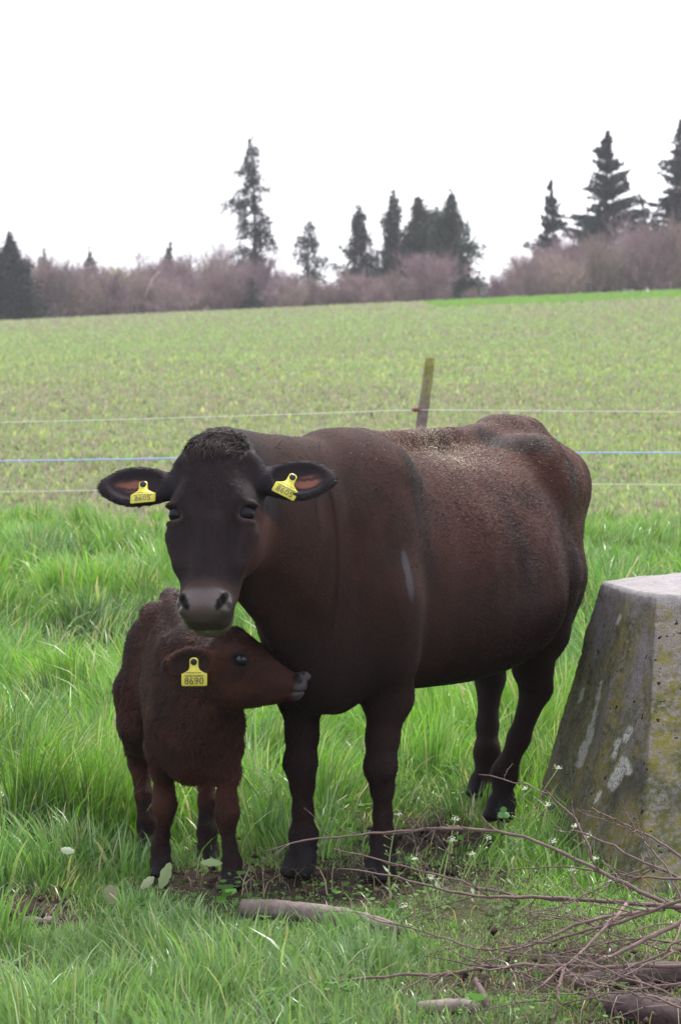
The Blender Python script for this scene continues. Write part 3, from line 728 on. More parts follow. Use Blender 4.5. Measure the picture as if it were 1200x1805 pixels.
lush = np.array([.150, .260, .070]); purp = np.array([.215, .185, .165])
yy = GY.ravel()[:, None]
band = np.exp(-((np.log(yy) - math.log(62)) / .42) ** 2)                       # greener strip half way up
gmix = np.clip(.16 + .75 * band * (0.7 + .4 * (GX.ravel()[:, None] / yy + .1) / .1 * .5) + .45 * nn2 + .25 * nn3, 0, 1)
cr_ = sstep(3, 18, GX.ravel()[:, None]) * sstep(120, 165, yy); gmix = np.maximum(gmix, cr_)
Cf = purp * (1 - gmix) + lush * gmix
Cf = Cf * .62 + fsoil * .38
C = C * (1 - fieldm[:, None]) + Cf * fieldm[:, None]
M_ground = mat('earth', attr='tint', rough=.95, spec=.1, noise=(38, .55), bump=(55, .02))
g_o = mesh_np('ground', np.stack([GX.ravel(), GY.ravel(), GZ.ravel()], 1), F, M_ground, attrs={'tint': C})
g_o['kind'] = 'structure'

# ---------------------------------------------------------------- grass
def blades(name, X, Y, h, w, lean, leandir, C, seed, curve=1.0, segs=3, zoff=0.0, material=None):
    """arrays of n blades -> one mesh"""
    g = np.random.default_rng(seed); n = len(X)
    Z = terrain(X, Y) + zoff
    fa = g.uniform(0, 2 * math.pi, n)                 # facing
    sx, sy = np.cos(fa), np.sin(fa)
    lx, ly = np.cos(leandir), np.sin(leandir)
    K = segs; V = np.zeros((n, 2 * K + 1, 3))
    for k in range(K + 1):
        t = k / K
        out_ = h * lean * (t ** (1 + curve)) ; up = h * np.sqrt(np.clip(t * t - (lean * t ** (1 + curve)) ** 2 * .75, .02 * t, None))
        cx, cy, cz = X + lx * out_, Y + ly * out_, Z + up - .01
        if k < K:
            ww = w * (1 - .12 * k) * (1 if k else .8) * .5 * (1 - (t ** 3) * .4)
            V[:, 2 * k] = np.stack([cx - sx * ww, cy - sy * ww, cz], 1); V[:, 2 * k + 1] = np.stack([cx + sx * ww, cy + sy * ww, cz], 1)
        else: V[:, 2 * K] = np.stack([cx, cy, cz], 1)
    base = (np.arange(n) * (2 * K + 1))[:, None]
    Q = np.concatenate([base + np.array([2 * k, 2 * k + 1, 2 * k + 3, 2 * k + 2]) for k in range(K - 1)])
    T = base + np.array([2 * K - 2, 2 * K - 1, 2 * K])
    Cv = np.repeat(C[:, None, :], 2 * K + 1, 1)
    root = np.array([.55, .45, .50]); tt = np.array([k // 2 / K for k in range(2 * K + 1)])[None, :, None]
    yel = np.array([1.25, .95, .8])
    Cv = Cv * (1 + (yel - 1) * np.clip(.35 - tt, 0, 1) * 1.2)
    o = mesh_np(name, V.reshape(-1, 3), [Q, T], material or M_grass, sm=False, attrs={'tint': Cv.reshape(-1, 3)})
    return o

def grass_mat():
    m = bpy.data.materials.new('grass_blade'); m.use_nodes = True; t = m.node_tree; N = t.nodes; L = t.links
    p = N['Principled BSDF']; a = N.new('ShaderNodeAttribute'); a.attribute_name = 'tint'
    L.new(a.outputs['Color'], p.inputs['Base Color']); p.inputs['Roughness'].default_value = .36; p.inputs['Specular IOR Level'].default_value = .6
    tr = N.new('ShaderNodeBsdfTranslucent'); mx = N.new('ShaderNodeMixShader'); mx.inputs['Fac'].default_value = .38
    hs = N.new('ShaderNodeMixRGB'); hs.blend_type = 'MULTIPLY'; hs.inputs['Fac'].default_value = 1; hs.inputs['Color2'].default_value = (1.15, 1.2, .6, 1)
    L.new(a.outputs['Color'], hs.inputs['Color1']); L.new(hs.outputs['Color'], tr.inputs['Color'])
    L.new(p.outputs['BSDF'], mx.inputs[1]); L.new(tr.outputs['BSDF'], mx.inputs[2]); L.new(mx.outputs['Shader'], N['Material Output'].inputs['Surface'])
    return m
M_grass = grass_mat()

def gcolor(P, g, n):
    """blade colours: vivid green, blue-green and pale dry"""
    a = vnoise(P, 1.1, 61, 2) + g.normal(0, .35, n); b = g.random(n)
    c1 = np.array([.165, .345, .045]); c2 = np.array([.098, .205, .078]); c3 = np.array([.28, .41, .18]); dry = np.array([.42, .38, .26])
    w = sstep(-.7, .7, a)[:, None]
    C = c2 * (1 - w) + c1 * w
    tz = vnoise(P, 2.6, 63, 2)[:, None]; C = C * (1 + .6 * tz)
    C = np.where((b > .78)[:, None], c3, C); C = np.where((b > .93)[:, None], dry, C)
    return C * g.uniform(.75, 1.25, n)[:, None]

def wedge(g, n, y0, y1, pw=1.0, margin=1.15, k=.142):
    """points in the part of the pasture the camera looks over, even per square metre, with room at the sides"""
    out_x, out_y = [], []; tot = 0
    while tot < n:
        y = g.uniform(y0, y1, n); x = g.uniform(-1, 1, n) * (k * y1 + margin)
        m = np.abs(x) < k * y + margin; out_x.append(x[m]); out_y.append(y[m]); tot += m.sum()
    return np.concatenate(out_x)[:n], np.concatenate(out_y)[:n]

def hoofclear(x, y):
    return 1.0
GN = .25 if 'coarse' in DEV else 1.0
def pasture():
    g = np.random.default_rng(101)
    XX, YY, H, W, LE, LD = [], [], [], [], [], []
    # tussocks: the blades fan out of a common base
    for (n_t, y0, y1, per, hh) in ((310, 6.0, 9.3, 120, .115), (440, 9.3, 13.0, 160, .20), (800, 13.0, 19.6, 110, .20)):
        tx, ty = wedge(g, n_t, y0, y1)
        size = np.exp(g.normal(0, .45, n_t)); ta = g.uniform(0, 2 * math.pi, n_t)
        for i in range(n_t):
            p = int(per * GN * min(1.6, size[i])); r = .050 * size[i] + .025
            a = g.uniform(0, 2 * math.pi, p); q = np.abs(g.normal(0, 1, p)) * r
            if ty[i] < 8.5 and tx[i] > .2 and i % 2: continue
            x = tx[i] + np.cos(a) * q; y = ty[i] + np.sin(a) * q
            hgt = hh * min(1.7, size[i] ** .8) * g.uniform(.55, 1.25, p)
            le = np.clip(.18 + q / r * .28 + g.normal(0, .12, p), .05, .95)
            ld = a + g.normal(0, .5, p); wind = ta[i]
            XX.append(x); YY.append(y); H.append(hgt); W.append(g.uniform(.0028, .0065, p) * np.where(g.random(p) < .14, 2.0, 1) * (1 + .02 * y)); LE.append(le); LD.append(np.arctan2(np.sin(ld) + 1.1 * np.sin(wind), np.cos(ld) + 1.1 * np.cos(wind)))
    # short sward in between
    for (n, y0, y1, hh, ww) in ((90000, 7.0, 9.4, .034, .0034), (125000, 6.0, 10.0, .060, .0040), (75000, 10.0, 13.5, .085, .0048), (60000, 13.5, 19.6, .09, .0065)):
        n = int(n * GN); x, y = wedge(g, n, y0, y1)
        XX.append(x); YY.append(y); H.append(hh * np.exp(g.normal(0, .4, n))); W.append(ww * g.uniform(.6, 1.2, n)); LE.append(np.clip(g.normal(.5, .25, n), .05, .97)); LD.append(g.uniform(0, 2 * math.pi, n))
    X, Y, H, W, LE, LD = map(np.concatenate, (XX, YY, H, W, LE, LD))
    P = np.stack([X, Y], 1)
    md_ = mud(X, Y); keep = g.random(len(X)) > md_ * .97
    patch = vnoise(P, .55, 66, 2); H = H * (1 + .35 * patch)
    # grazed short where the animals stand, long where they do not
    graz = np.exp(-(((X - .2) / .75) ** 2 + ((Y - 9.0) / 1.1) ** 2)); H = H * (1 - .50 * graz) * (1 - .6 * md_)
    H = H * (1 - .55 * sstep(.0, .35, X) * sstep(8.9, 8.3, Y)) * (1 - .72 * np.exp(-((X + .10) / .60) ** 4 - ((Y - 8.72) / .42) ** 4)) * (1 - .55 * np.exp(-(((X + .03) / .34) ** 4) - ((Y - 8.22) / .22) ** 4)) * (1 - .45 * sstep(15, 18.5, Y)) * (1 - .6 * mud(X, Y + .14)) 
    X, Y, H, W, LE, LD, P = [q[keep] for q in (X, Y, H, W, LE, LD, P)]
    C = gcolor(P, g, len(X))
    nr = sstep(8.6, 7.6, Y)[:, None] * .45; C = C * (1 - nr) + np.array([.17, .26, .13]) * g.uniform(.6, 1.4, (len(X), 1)) * nr
    edge = sstep(16, 20, Y)[:, None]; C = C * (1 - .25 * edge) + np.array([.16, .27, .08]) * .25 * edge
    return blades('pasture_grass', X, Y, H, W, LE, LD, C, 5, segs=4)
def litter():
    g = np.random.default_rng(111); n = int(9000 * GN); x, y = wedge(g, n, 6.3, 12)
    k = g.random(n) < .25 + .75 * mud(x, y); x, y = x[k], y[k]; n = len(x)
    C = np.array([.30, .25, .17]) * g.uniform(.35, 1.3, n)[:, None]
    return blades('dead_grass', x, y, g.uniform(.03, .13, n), g.uniform(.0015, .0045, n), g.uniform(.93, .995, n), g.uniform(0, 6.28, n), C, 8, segs=3, zoff=.008)
if 'nograss' not in DEV:
    tag(litter(), 'dry dead stalks and straw lying flat on the trodden soil', 'dead grass', kind='stuff')
    pg_ = pasture(); tag(pg_, 'lush uneven pasture grass in tussocks around the cow and calf', 'grass', kind='stuff')

M_broad = mat('broad_leaf', attr='tint', rough=.65, spec=.2, transl=.3)
# broad-leaved weeds and clover in the sward
def leaves(name, X, Y, r, C, seed, hgt=.05, asp=1.0, tilt=.5, notch=False, zoff=0):
    g = np.random.default_rng(seed); n = len(X); Z = terrain(X, Y) + hgt * g.uniform(.3, 1.2, n) + zoff
    a = g.uniform(0, 2 * math.pi, n); tl = g.normal(0, tilt, n); K = 8
    V = np.zeros((n, K, 3))
    for k in range(K):
        t = 2 * math.pi * k / K; u, v = math.cos(t), math.sin(t) * asp
        rr = r * (1 - .25 * (abs(math.sin(t)) < .1))
        x = u * rr; y = v * rr * np.cos(tl); z = v * rr * np.sin(tl) + .25 * (u * u) * rr
        V[:, k] = np.stack([X + x * np.cos(a) - y * np.sin(a), Y + x * np.sin(a) + y * np.cos(a), Z + z], 1)
    Fq = (np.arange(n) * K)[:, None] + np.arange(K)
    return mesh_np(name, V.reshape(-1, 3), Fq, M_broad, sm=False, attrs={'tint': np.repeat(C, K, 0)})
if 'nograss' not in DEV:
    g = np.random.default_rng(202); n = int(26000 * GN)
    cx, cy = wedge(g, n, 6.3, 15); den = vnoise(np.stack([cx, cy], 1), 1.3, 88, 2); k_ = (den > .22) & (g.random(n) > mud(cx, cy) * 1.5); cx, cy = cx[k_], cy[k_]
    C = np.array([.065, .16, .028]) * g.uniform(.7, 1.5, len(cx))[:, None]
    tag(leaves('clover_leaves', cx, cy, g.uniform(.005, .011, len(cx)), C, 6, hgt=.045, asp=.8), 'small round clover leaves growing low through the pasture grass', 'clover', kind='stuff')

if 'nograss' not in DEV:
    g = np.random.default_rng(212); n = int(300 * GN); bx, by = wedge(g, n, 6.5, 15)
    k_ = g.random(n) > mud(bx, by) * 1.3; bx, by = bx[k_], by[k_]; n = len(bx); per = 11
    a = g.uniform(0, 6.28, (n, per)); q = g.uniform(.01, .055, (n, per)) ; x = (bx[:, None] + np.cos(a) * q).ravel(); y = (by[:, None] + np.sin(a) * q).ravel()
    C = np.array([.075, .17, .032]) * g.uniform(.6, 1.5, n * per)[:, None] * np.repeat(g.uniform(.7, 1.3, n), per)[:, None]
    tag(leaves('weed_leaves', x, y, g.uniform(.010, .026, n * per), C, 16, hgt=.06, asp=.38, tilt=.7), 'broad soft weed leaves in rosettes among the grass tufts', 'weeds', kind='stuff')
    # crumbled soil lumps
    n = int(5200 * GN); x, y = wedge(g, n, 6.6, 11); k_ = g.random(n) < mud(x, y); x, y = x[k_], y[k_]; n = len(x)
    base = np.array([(1, 0, 0), (-1, 0, 0), (0, 1, 0), (0, -1, 0), (0, 0, 1), (0, 0, -1.)]); oct_ = np.array([(0, 2, 4), (2, 1, 4), (1, 3, 4), (3, 0, 4), (2, 0, 5), (1, 2, 5), (3, 1, 5), (0, 3, 5)])
    s = np.exp(g.normal(math.log(.006), .5, n)); V = base[None] * g.uniform(.5, 1.3, (n, 6, 1)) * s[:, None, None] + g.normal(0, .25, (n, 6, 3)) * s[:, None, None]
    V += np.stack([x, y, terrain(x, y) + .012 + s * .4], 1)[:, None, :]
    C = np.array([.050, .034, .029]) * g.uniform(.4, 2.2, n)[:, None]
    tag(mesh_np('soil_crumbs', V.reshape(-1, 3), ((np.arange(n) * 6)[:, None, None] + oct_[None]).reshape(-1, 3), M_ground, sm=True, attrs={'tint': np.repeat(C, 6, 0)}), 'crumbled dark soil lumps on the trodden ground', 'soil', kind='stuff')

# ---------------------------------------------------------------- field of pale seedling crop and purple dead-nettle
def field_plants():
    g = np.random.default_rng(303)
    Vs, Fs, Cs = [], [], []; base = 0
    bands = [(19, 24, 26000), (24, 32, 32000), (32, 45, 34000), (45, 70, 36000), (70, 110, 36000), (110, 172, 34000)]
    XX, YY, S, Cc, Zh = [], [], [], [], []
    for y0, y1, n in bands:
        n = int(n * GN); x, y = wedge(g, n, y0, y1, margin=2.5)
        P = np.stack([x, y], 1)
        pn = vnoise(P * [1, .5], .45, 71, 3) + .35 * vnoise(P * [1, .35], .08, 72) ; u = g.random(n)
        bandg = np.exp(-((np.log(y) - math.log(62)) / .42) ** 2)
        pp = np.clip(.44 + .45 * pn - .22 * bandg, .04, .85)
        isp = u < pp + .15 * sstep(90, 150, y); isy = (~isp) & (g.random(n) < .22 * (y < 60))
        c = np.where(isp[:, None], np.array([.265, .225, .225]), np.where(isy[:, None], np.array([.34, .38, .18]), np.array([.245, .30, .18]))) * g.uniform(.85, 1.45, n)[:, None]
        crest = (x > 4) & (y > 130); c[crest] = np.array([.15, .30, .05])
        XX.append(x); YY.append(y); S.append(g.uniform(.55, 1.3, n) * (.018 + .00062 * y)); Cc.append(c)
    X, Y, S, C = map(np.concatenate, (XX, YY, S, Cc)); n = len(X)
    keep = Y + vnoise(np.stack([X, Y], 1), .8, 9) * .5 > FB - .3; X, Y, S, C = X[keep], Y[keep], S[keep], C[keep]; n = len(X)
    Z = terrain(X, Y)
    # each plant: three little upright leaf whorls
    K = 4; V = np.zeros((n, K * 4, 3)); Cv = np.zeros((n, K * 4, 3))
    for k in range(K):
        a = g.uniform(0, 2 * math.pi, n); hx, hy = np.cos(a), np.sin(a); ox, oy = g.normal(0, .5, n) * S, g.normal(0, .5, n) * S
        hz_ = S * g.uniform(.3, 1.6, n); w = S * .42; tl = g.uniform(-.5, .5, n) * S
        cx, cy = X + ox, Y + oy
        V[:, 4 * k] = np.stack([cx - hx * w, cy - hy * w, Z + hz_ * .6], 1); V[:, 4 * k + 1] = np.stack([cx + hy * tl * .5, cy - hx * tl * .5, Z - .01], 1)
        V[:, 4 * k + 2] = np.stack([cx + hx * w, cy + hy * w, Z + hz_ * .7], 1); V[:, 4 * k + 3] = np.stack([cx - hy * tl, cy + hx * tl, Z + hz_ * 1.25], 1)
        green = np.array([.21, .30, .13]); m = (k < 2)
        Cv[:, 4 * k:4 * k + 4] = (C * (.45 if m else 1) + green * (.55 if m else 0))[:, None, :]
    Fq = ((np.arange(n) * K * 4)[:, None, None] + (np.arange(K)[:, None] * 4 + np.arange(4))[None]).reshape(-1, 4)
    return mesh_np('field_weeds', V.reshape(-1, 3), Fq, M_grass, sm=False, attrs={'tint': Cv.reshape(-1, 3)})
if 'nofield' not in DEV:
    tag(field_plants(), 'pale green crop thick with purple dead-nettle covering the sloping field', 'field crop', kind='stuff')

# ---------------------------------------------------------------- tubes
def tube(pts, rad, ns=8, cap=True, seed=0, rough=0.0, C=None):
    """returns V, quads, caps for a bent tapering stick"""
    P = np.array(pts, float); rad = np.array(rad, float); n = len(P)
    T = np.gradient(P, axis=0); T /= np.linalg.norm(T, axis=1, keepdims=True) + 1e-9
    u = np.cross(T[0], [0.03, .1, 1]); u /= np.linalg.norm(u) + 1e-9
    V = np.zeros((n, ns, 3)); g = np.random.default_rng(seed)
    an = np.linspace(0, 2 * math.pi, ns, endpoint=False); rr = 1 + rough * g.normal(0, 1, ns)
    for i in range(n):
        u = u - T[i] * (u @ T[i]); u /= np.linalg.norm(u) + 1e-9; v = np.cross(T[i], u)
        q = rad[i] * (rr + rough * g.normal(0, .5, ns))
        V[i] = P[i] + np.cos(an)[:, None] * u * q[:, None] + np.sin(an)[:, None] * v * q[:, None]
    ii = np.arange(n * ns).reshape(n, ns)
    Q = np.stack([ii[:-1], np.roll(ii[:-1], -1, 1), np.roll(ii[1:], -1, 1), ii[1:]], -1).reshape(-1, 4)
    caps = [tuple(ii[0][::-1]), tuple(ii[-1])]
    return V.reshape(-1, 3), Q, caps

class MB:
    def __init__(s): s.V = []; s.F = {}; s.n = 0; s.C = []
    def add(s, V, *Fs, c=None):
        V = np.asarray(V, float)
        for F in Fs:
            for f in F: s.F.setdefault(len(f), []).append(tuple(int(i) + s.n for i in f))
        s.V.append(V); s.n += len(V); s.C.append(np.tile(np.array(c if c is not None else (.1, .1, .1), float), (len(V), 1)) if np.ndim(c) < 2 else np.asarray(c))
    def tube(s, pts, rad, ns=6, c=None, **k):
        V, Q, caps = tube(pts, rad, ns, **k); s.add(V, Q, caps, c=c)
    def build(s, name, m, parent=None, sm=True):
        return mesh_np(name, np.concatenate(s.V), [np.array(v) for v in s.F.values()], m, parent, sm=sm, attrs={'tint': np.concatenate(s.C)})
M_bark = mat('bark', attr='tint', rough=.8, spec=.25, noise=(60, .25), bump=(120, .002))
M_leaf = M_grass

def bez(p0, p1, p2, n):
    t = np.linspace(0, 1, n)[:, None]; return (1 - t) ** 2 * np.array(p0) + 2 * t * (1 - t) * np.array(p1) + t * t * np.array(p2)

# ---------------------------------------------------------------- fence
fence = tag(empty('fence', (.5, 20.3, 0)), 'electric wire fence with a leaning lichened wooden post, between pasture and field', 'fence')
FO = np.array([.5, 20.3, 0.])
def post(px_x, lean, y=20.3, top=1.51, seed=1):
    g = np.random.default_rng(seed); z0 = float(terrain(px_x, y)) - .15
    n = 16; zz = np.linspace(z0, top, n); pts = np.stack([px_x + lean * (zz - z0) / (top - z0) , np.full(n, y) - FO[1] + 20.3, zz], 1) - FO
    r = np.linspace(.039, .033, n) * (1 + g.normal(0, .03, n))
    V, Q, caps = tube(pts, r, 10, seed=seed, rough=.07)
    lich = sstep(top - .45, top - .05, V[:, 2] + FO[2] + vnoise(V, 9, seed, 2) * .22) * (vnoise(V, 30, seed + 3, 2) > -.25)
    C = np.array([.17, .13, .13]) * (1 + .35 * vnoise(V * [1, 1, .15], 60, seed, 2))[:, None]
    C = C * (1 - lich[:, None]) + np.array([.19, .18, .06]) * lich[:, None]
    return mesh_np('post', V, [Q, np.array(caps)], M_post, fence, attrs={'tint': C})
M_post = mat('weathered_wood', attr='tint', rough=.9, spec=.15, noise=(25, .3), bump=(50, .004))
M_wire = mat('fence_wire', (.62, .62, .66), rough=.5, spec=.3); M_bluewire = mat('blue_rope', (.26, .38, .70), rough=.6)
post(.43, .165, seed=1); 
for px_, sd_ in ((-7.2, 2), (8.4, 3)): post(px_, .03, seed=sd_)
p0 = at(731, 722, 20.26)
def wire(name, zl, zc, zr, r, m):
    pts = []
    for xx in np.linspace(-7.2, 8.4, 61):
        if xx < p0[0]: t = (xx + 7.2) / (p0[0] + 7.2); z = zl + (zc - zl) * t - .045 * 4 * t * (1 - t)
        else: t = (xx - p0[0]) / (8.4 - p0[0]); z = zc + (zr - zc) * t - .02 * 4 * t * (1 - t)
        pts.append((xx, 20.26, z))
    V, Q, caps = tube(np.array(pts) - FO, np.full(61, r), 5); return mesh_np(name, V, [Q, np.array(caps)], m, fence)
zc = [at(0, v, 20.26)[2] for v in (722, 797, 851)]
wire('wire', zc[0] - .12, zc[0], zc[0] + .0, .0017, M_wire)
wire('wire', zc[1] - .05, zc[1], zc[1] + .045, .0046, M_bluewire).name = 'rope'
wire('wire', zc[2] - .05, zc[2], zc[2] + .01, .0016, M_wire)
mb = MB(); mb.tube([p0 + [-.02, -.02, 0] - FO, p0 + [.0, -.03, .0] - FO, p0 + [.03, -.02, 0] - FO], [.008, .016, .010], 8, c=(.16, .045, .03)); mb.build('insulator', mat('insulator', attr='tint', rough=.4), fence)

# ---------------------------------------------------------------- concrete block
def concrete():
    o_ = tag(empty('concrete_block'), 'tapering weathered concrete block with yellow lichen and white paint streaks, right of the cow', 'concrete block')
    # corners of the near, left-facing chamfer; heights in metres
    Zb = -.06
    # footprint and top outline (same count), counter-clockwise from the left rear corner
    bot = np.array([[at(932, 1395, 10.0)[0], 10.05], [at(1012, 1520, 9.15)[0], 9.10], [at(1130, 1560, 8.75)[0], 8.72], [1.75, 8.45], [2.30, 8.75], [2.55, 9.9], [2.0, 10.7], [1.15, 10.75]])
    top = np.array([[at(1058, 1038, 9.85)[0], 9.85], [at(1106, 1046, 9.5)[0], 9.5], [at(1158, 1061, 9.28)[0], 9.28], [1.60, 9.18], [1.95, 9.15], [2.08, 9.75], [1.75, 10.2], [1.18, 10.25]])
    zt = .80
    nb_ = len(bot); rows = 110; per = 36
    t = np.linspace(0, 1, rows)
    def ring(pts):   # rounded polygon
        out = []
        for i in range(nb_):
            a, b, c = pts[i - 1], pts[i], pts[(i + 1) % nb_]
            r = .022; p0_, p2_ = b + (a - b) * r * .6, b + (c - b) * r * .6
            q = bez(p0_, b, p2_, 7); out += list(q)
            nx_ = pts[(i + 1) % nb_]; p3 = nx_ + (b - nx_) * r * .6
            out += [p2_ + (p3 - p2_) * s for s in np.linspace(0, 1, per)[1:-1]]
        return np.array(out)
    RB, RT = ring(bot), ring(top); m = len(RB)
    V = []
    for k in range(rows):
        w = t[k]; q = RB * (1 - w) + RT * w; V.append(np.concatenate([q, np.full((m, 1), Zb + (zt - Zb) * w)], 1))
    ctr = np.append(RT.mean(0), zt)
    for s in (.985, .965, .93, .88, .8, .7, .6, .5, .4, .3, .2, .1):
        z = zt + .012 + (1 - s) * .05; V.append(np.concatenate([ctr[:2] + (RT - ctr[:2]) * s, np.full((m, 1), z)], 1))
    V = np.array(V); rows2 = V.shape[0]; ii = np.arange(rows2 * m).reshape(rows2, m)
    Q = np.stack([ii[:-1], np.roll(ii[:-1], -1, 1), np.roll(ii[1:], -1, 1), ii[1:]], -1).reshape(-1, 4)
    V = V.reshape(-1, 3)
    N_ = vnormals(V, Q)
    d = vnoise(V, 6, 51, 3) * .007 + vnoise(V, 40, 52, 2) * .003
    pit = sstep(.62, .8, vnoise(V, 42, 53)) * .008 * (V[:, 2] < .8)
    V = V + N_ * (d - pit)[:, None]
    me = mesh_np('block', V, [Q, np.array([tuple(ii[-1])])], None, o_, sm=True)
    me.data.materials.clear()
    m_ = bpy.data.materials.new('concrete'); m_.use_nodes = True; T = m_.node_tree; N, L = T.nodes, T.links
    p = N['Principled BSDF']; p.inputs['Roughness'].default_value = .95; p.inputs['Specular IOR Level'].default_value = .2
    geo = N.new('ShaderNodeNewGeometry'); sep = N.new('ShaderNodeSeparateXYZ'); L.new(geo.outputs['Position'], sep.inputs[0])
    def noise(sc, det=4, stretch=None, rough=.5):
        n = N.new('ShaderNodeTexNoise'); n.inputs['Scale'].default_value = sc; n.inputs['Detail'].default_value = det; n.inputs['Roughness'].default_value = rough
        if stretch:
            mp = N.new('ShaderNodeMapping'); mp.inputs['Scale'].default_value = stretch; L.new(geo.outputs['Position'], mp.inputs[0]); L.new(mp.outputs[0], n.inputs['Vector'])
        else: L.new(geo.outputs['Position'], n.inputs['Vector'])
        return n.outputs['Fac']
    def ramp(src, a, b, ca=(0, 0, 0, 1), cb=(1, 1, 1, 1)):
        r_ = N.new('ShaderNodeMapRange'); r_.inputs['From Min'].default_value = a; r_.inputs['From Max'].default_value = b; L.new(src, r_.inputs['Value']); return r_.outputs['Result']
    def mx(f, a, b):
        x = N.new('ShaderNodeMixRGB'); L.new(f, x.inputs['Fac'])
        for s_, v in ((x.inputs['Color1'], a), (x.inputs['Color2'], b)):
            if isinstance(v, tuple): s_.default_value = (*v, 1)
            else: L.new(v, s_)
        return x.outputs['Color']
    def math_(op, a, b):
        x = N.new('ShaderNodeMath'); x.operation = op; x.use_clamp = True
        for s_, v in ((x.inputs[0], a), (x.inputs[1], b)):
            if isinstance(v, (int, float)): s_.default_value = v
            else: L.new(v, s_)
        return x.outputs[0]
    base = mx(ramp(noise(7, 6, rough=.7), .3, .7), (.120, .100, .104), (.245, .212, .222))
    base = mx(ramp(noise(120, 3, rough=.8), .35, .65), base, mx(ramp(noise(260, 2), .4, .6), (.10, .085, .085), (.33, .30, .31)))
    # yellow-olive lichen towards the foot
    hgt = ramp(sep.outputs['Z'], .78, .12)
    lich = math_('MULTIPLY', ramp(math_('ADD', math_('MULTIPLY', noise(3.2, 5, (1.6, 1.6, .55), rough=.65), .9), math_('MULTIPLY', hgt, .26)), .43, .56), ramp(noise(60, 4, rough=.7), .36, .56))
    base = mx(lich, base, mx(ramp(noise(9, 3), .4, .6), (.165, .145, .024), (.075, .085, .032)))
    dk = math_('MULTIPLY', ramp(noise(2.4, 5, rough=.7), .50, .62), ramp(sep.outputs['Z'], .72, .45)); base = mx(math_('MULTIPLY', dk, .7), base, (.045, .042, .036))
    pits = ramp(noise(46, 1), .70, .73); base = mx(pits, base, (.02, .017, .017))
    topw = ramp(sep.outputs['Z'], .775, .80); base = mx(math_('MULTIPLY', topw, .65), base, mx(ramp(noise(30, 5, rough=.8), .35, .65), (.26, .245, .26), (.40, .385, .40)))  # top face painted paler, its brightness under the sky put into the colour
    at_ = N.new('ShaderNodeAttribute'); at_.attribute_name = 'paint'
    pw_ = math_('MULTIPLY', at_.outputs['Fac'], ramp(noise(110, 4, rough=.8), .40, .50)); base = mx(pw_, base, (.44, .44, .43))
    L.new(base, p.inputs['Base Color'])
    b = N.new('ShaderNodeBump'); b.inputs['Distance'].default_value = .006; b.inputs['Strength'].default_value = 1.0; L.new(noise(90, 5, rough=.75), b.inputs['Height']); L.new(b.outputs['Normal'], p.inputs['Normal'])
    me.data.materials.append(m_)
    # paint streaks and lichen crusts, as a vertex mask at their place on the stone
    co = np.zeros(len(me.data.vertices) * 3, np.float32); me.data.vertices.foreach_get('co', co); co = co.reshape(-1, 3)
    px = 600 + co[:, 0] * FPX / co[:, 1]; py = HORIZ + (CAM_H - co[:, 2]) * FPX / co[:, 1]; front = (co[:, 1] < 10.1)
    w = np.zeros(len(co))
    for (x0, y0, x1, y1, r_) in ((1061, 1205, 1052, 1250, 4.5), (1050, 1255, 1043, 1290, 6.5), (1043, 1290, 1022, 1350, 9), (1029, 1218, 1024, 1238, 4), (1093, 1308, 1084, 1335, 7), (1112, 1290, 1106, 1305, 9), (1100, 1350, 1082, 1388, 15), (1100, 1345, 1108, 1362, 12), (1058, 1402, 1052, 1418, 5), (1093, 1088, 1090, 1098, 5)):
        d_ = np.array([x1 - x0, y1 - y0.__float__()]); tt = np.clip(((px - x0) * d_[0] + (py - y0) * d_[1]) / (d_ @ d_), 0, 1)
        w = np.maximum(w, sstep(r_ * .72, r_ * .60, np.hypot(px - x0 - d_[0] * tt, py - y0 - d_[1] * tt) + vnoise(co, 40, 5, 3) * 4.5) * front)
    a = me.data.attributes.new('paint', 'FLOAT', 'POINT'); a.data.foreach_set('value', w.astype(np.float32))
    return o_
concrete()

# ---------------------------------------------------------------- trees beyond the crest
M_fir = mat('fir_needles', attr='tint', rough=.7, spec=.2, transl=.12)
M_twig = mat('twigs', attr='tint', rough=.85, spec=.1)

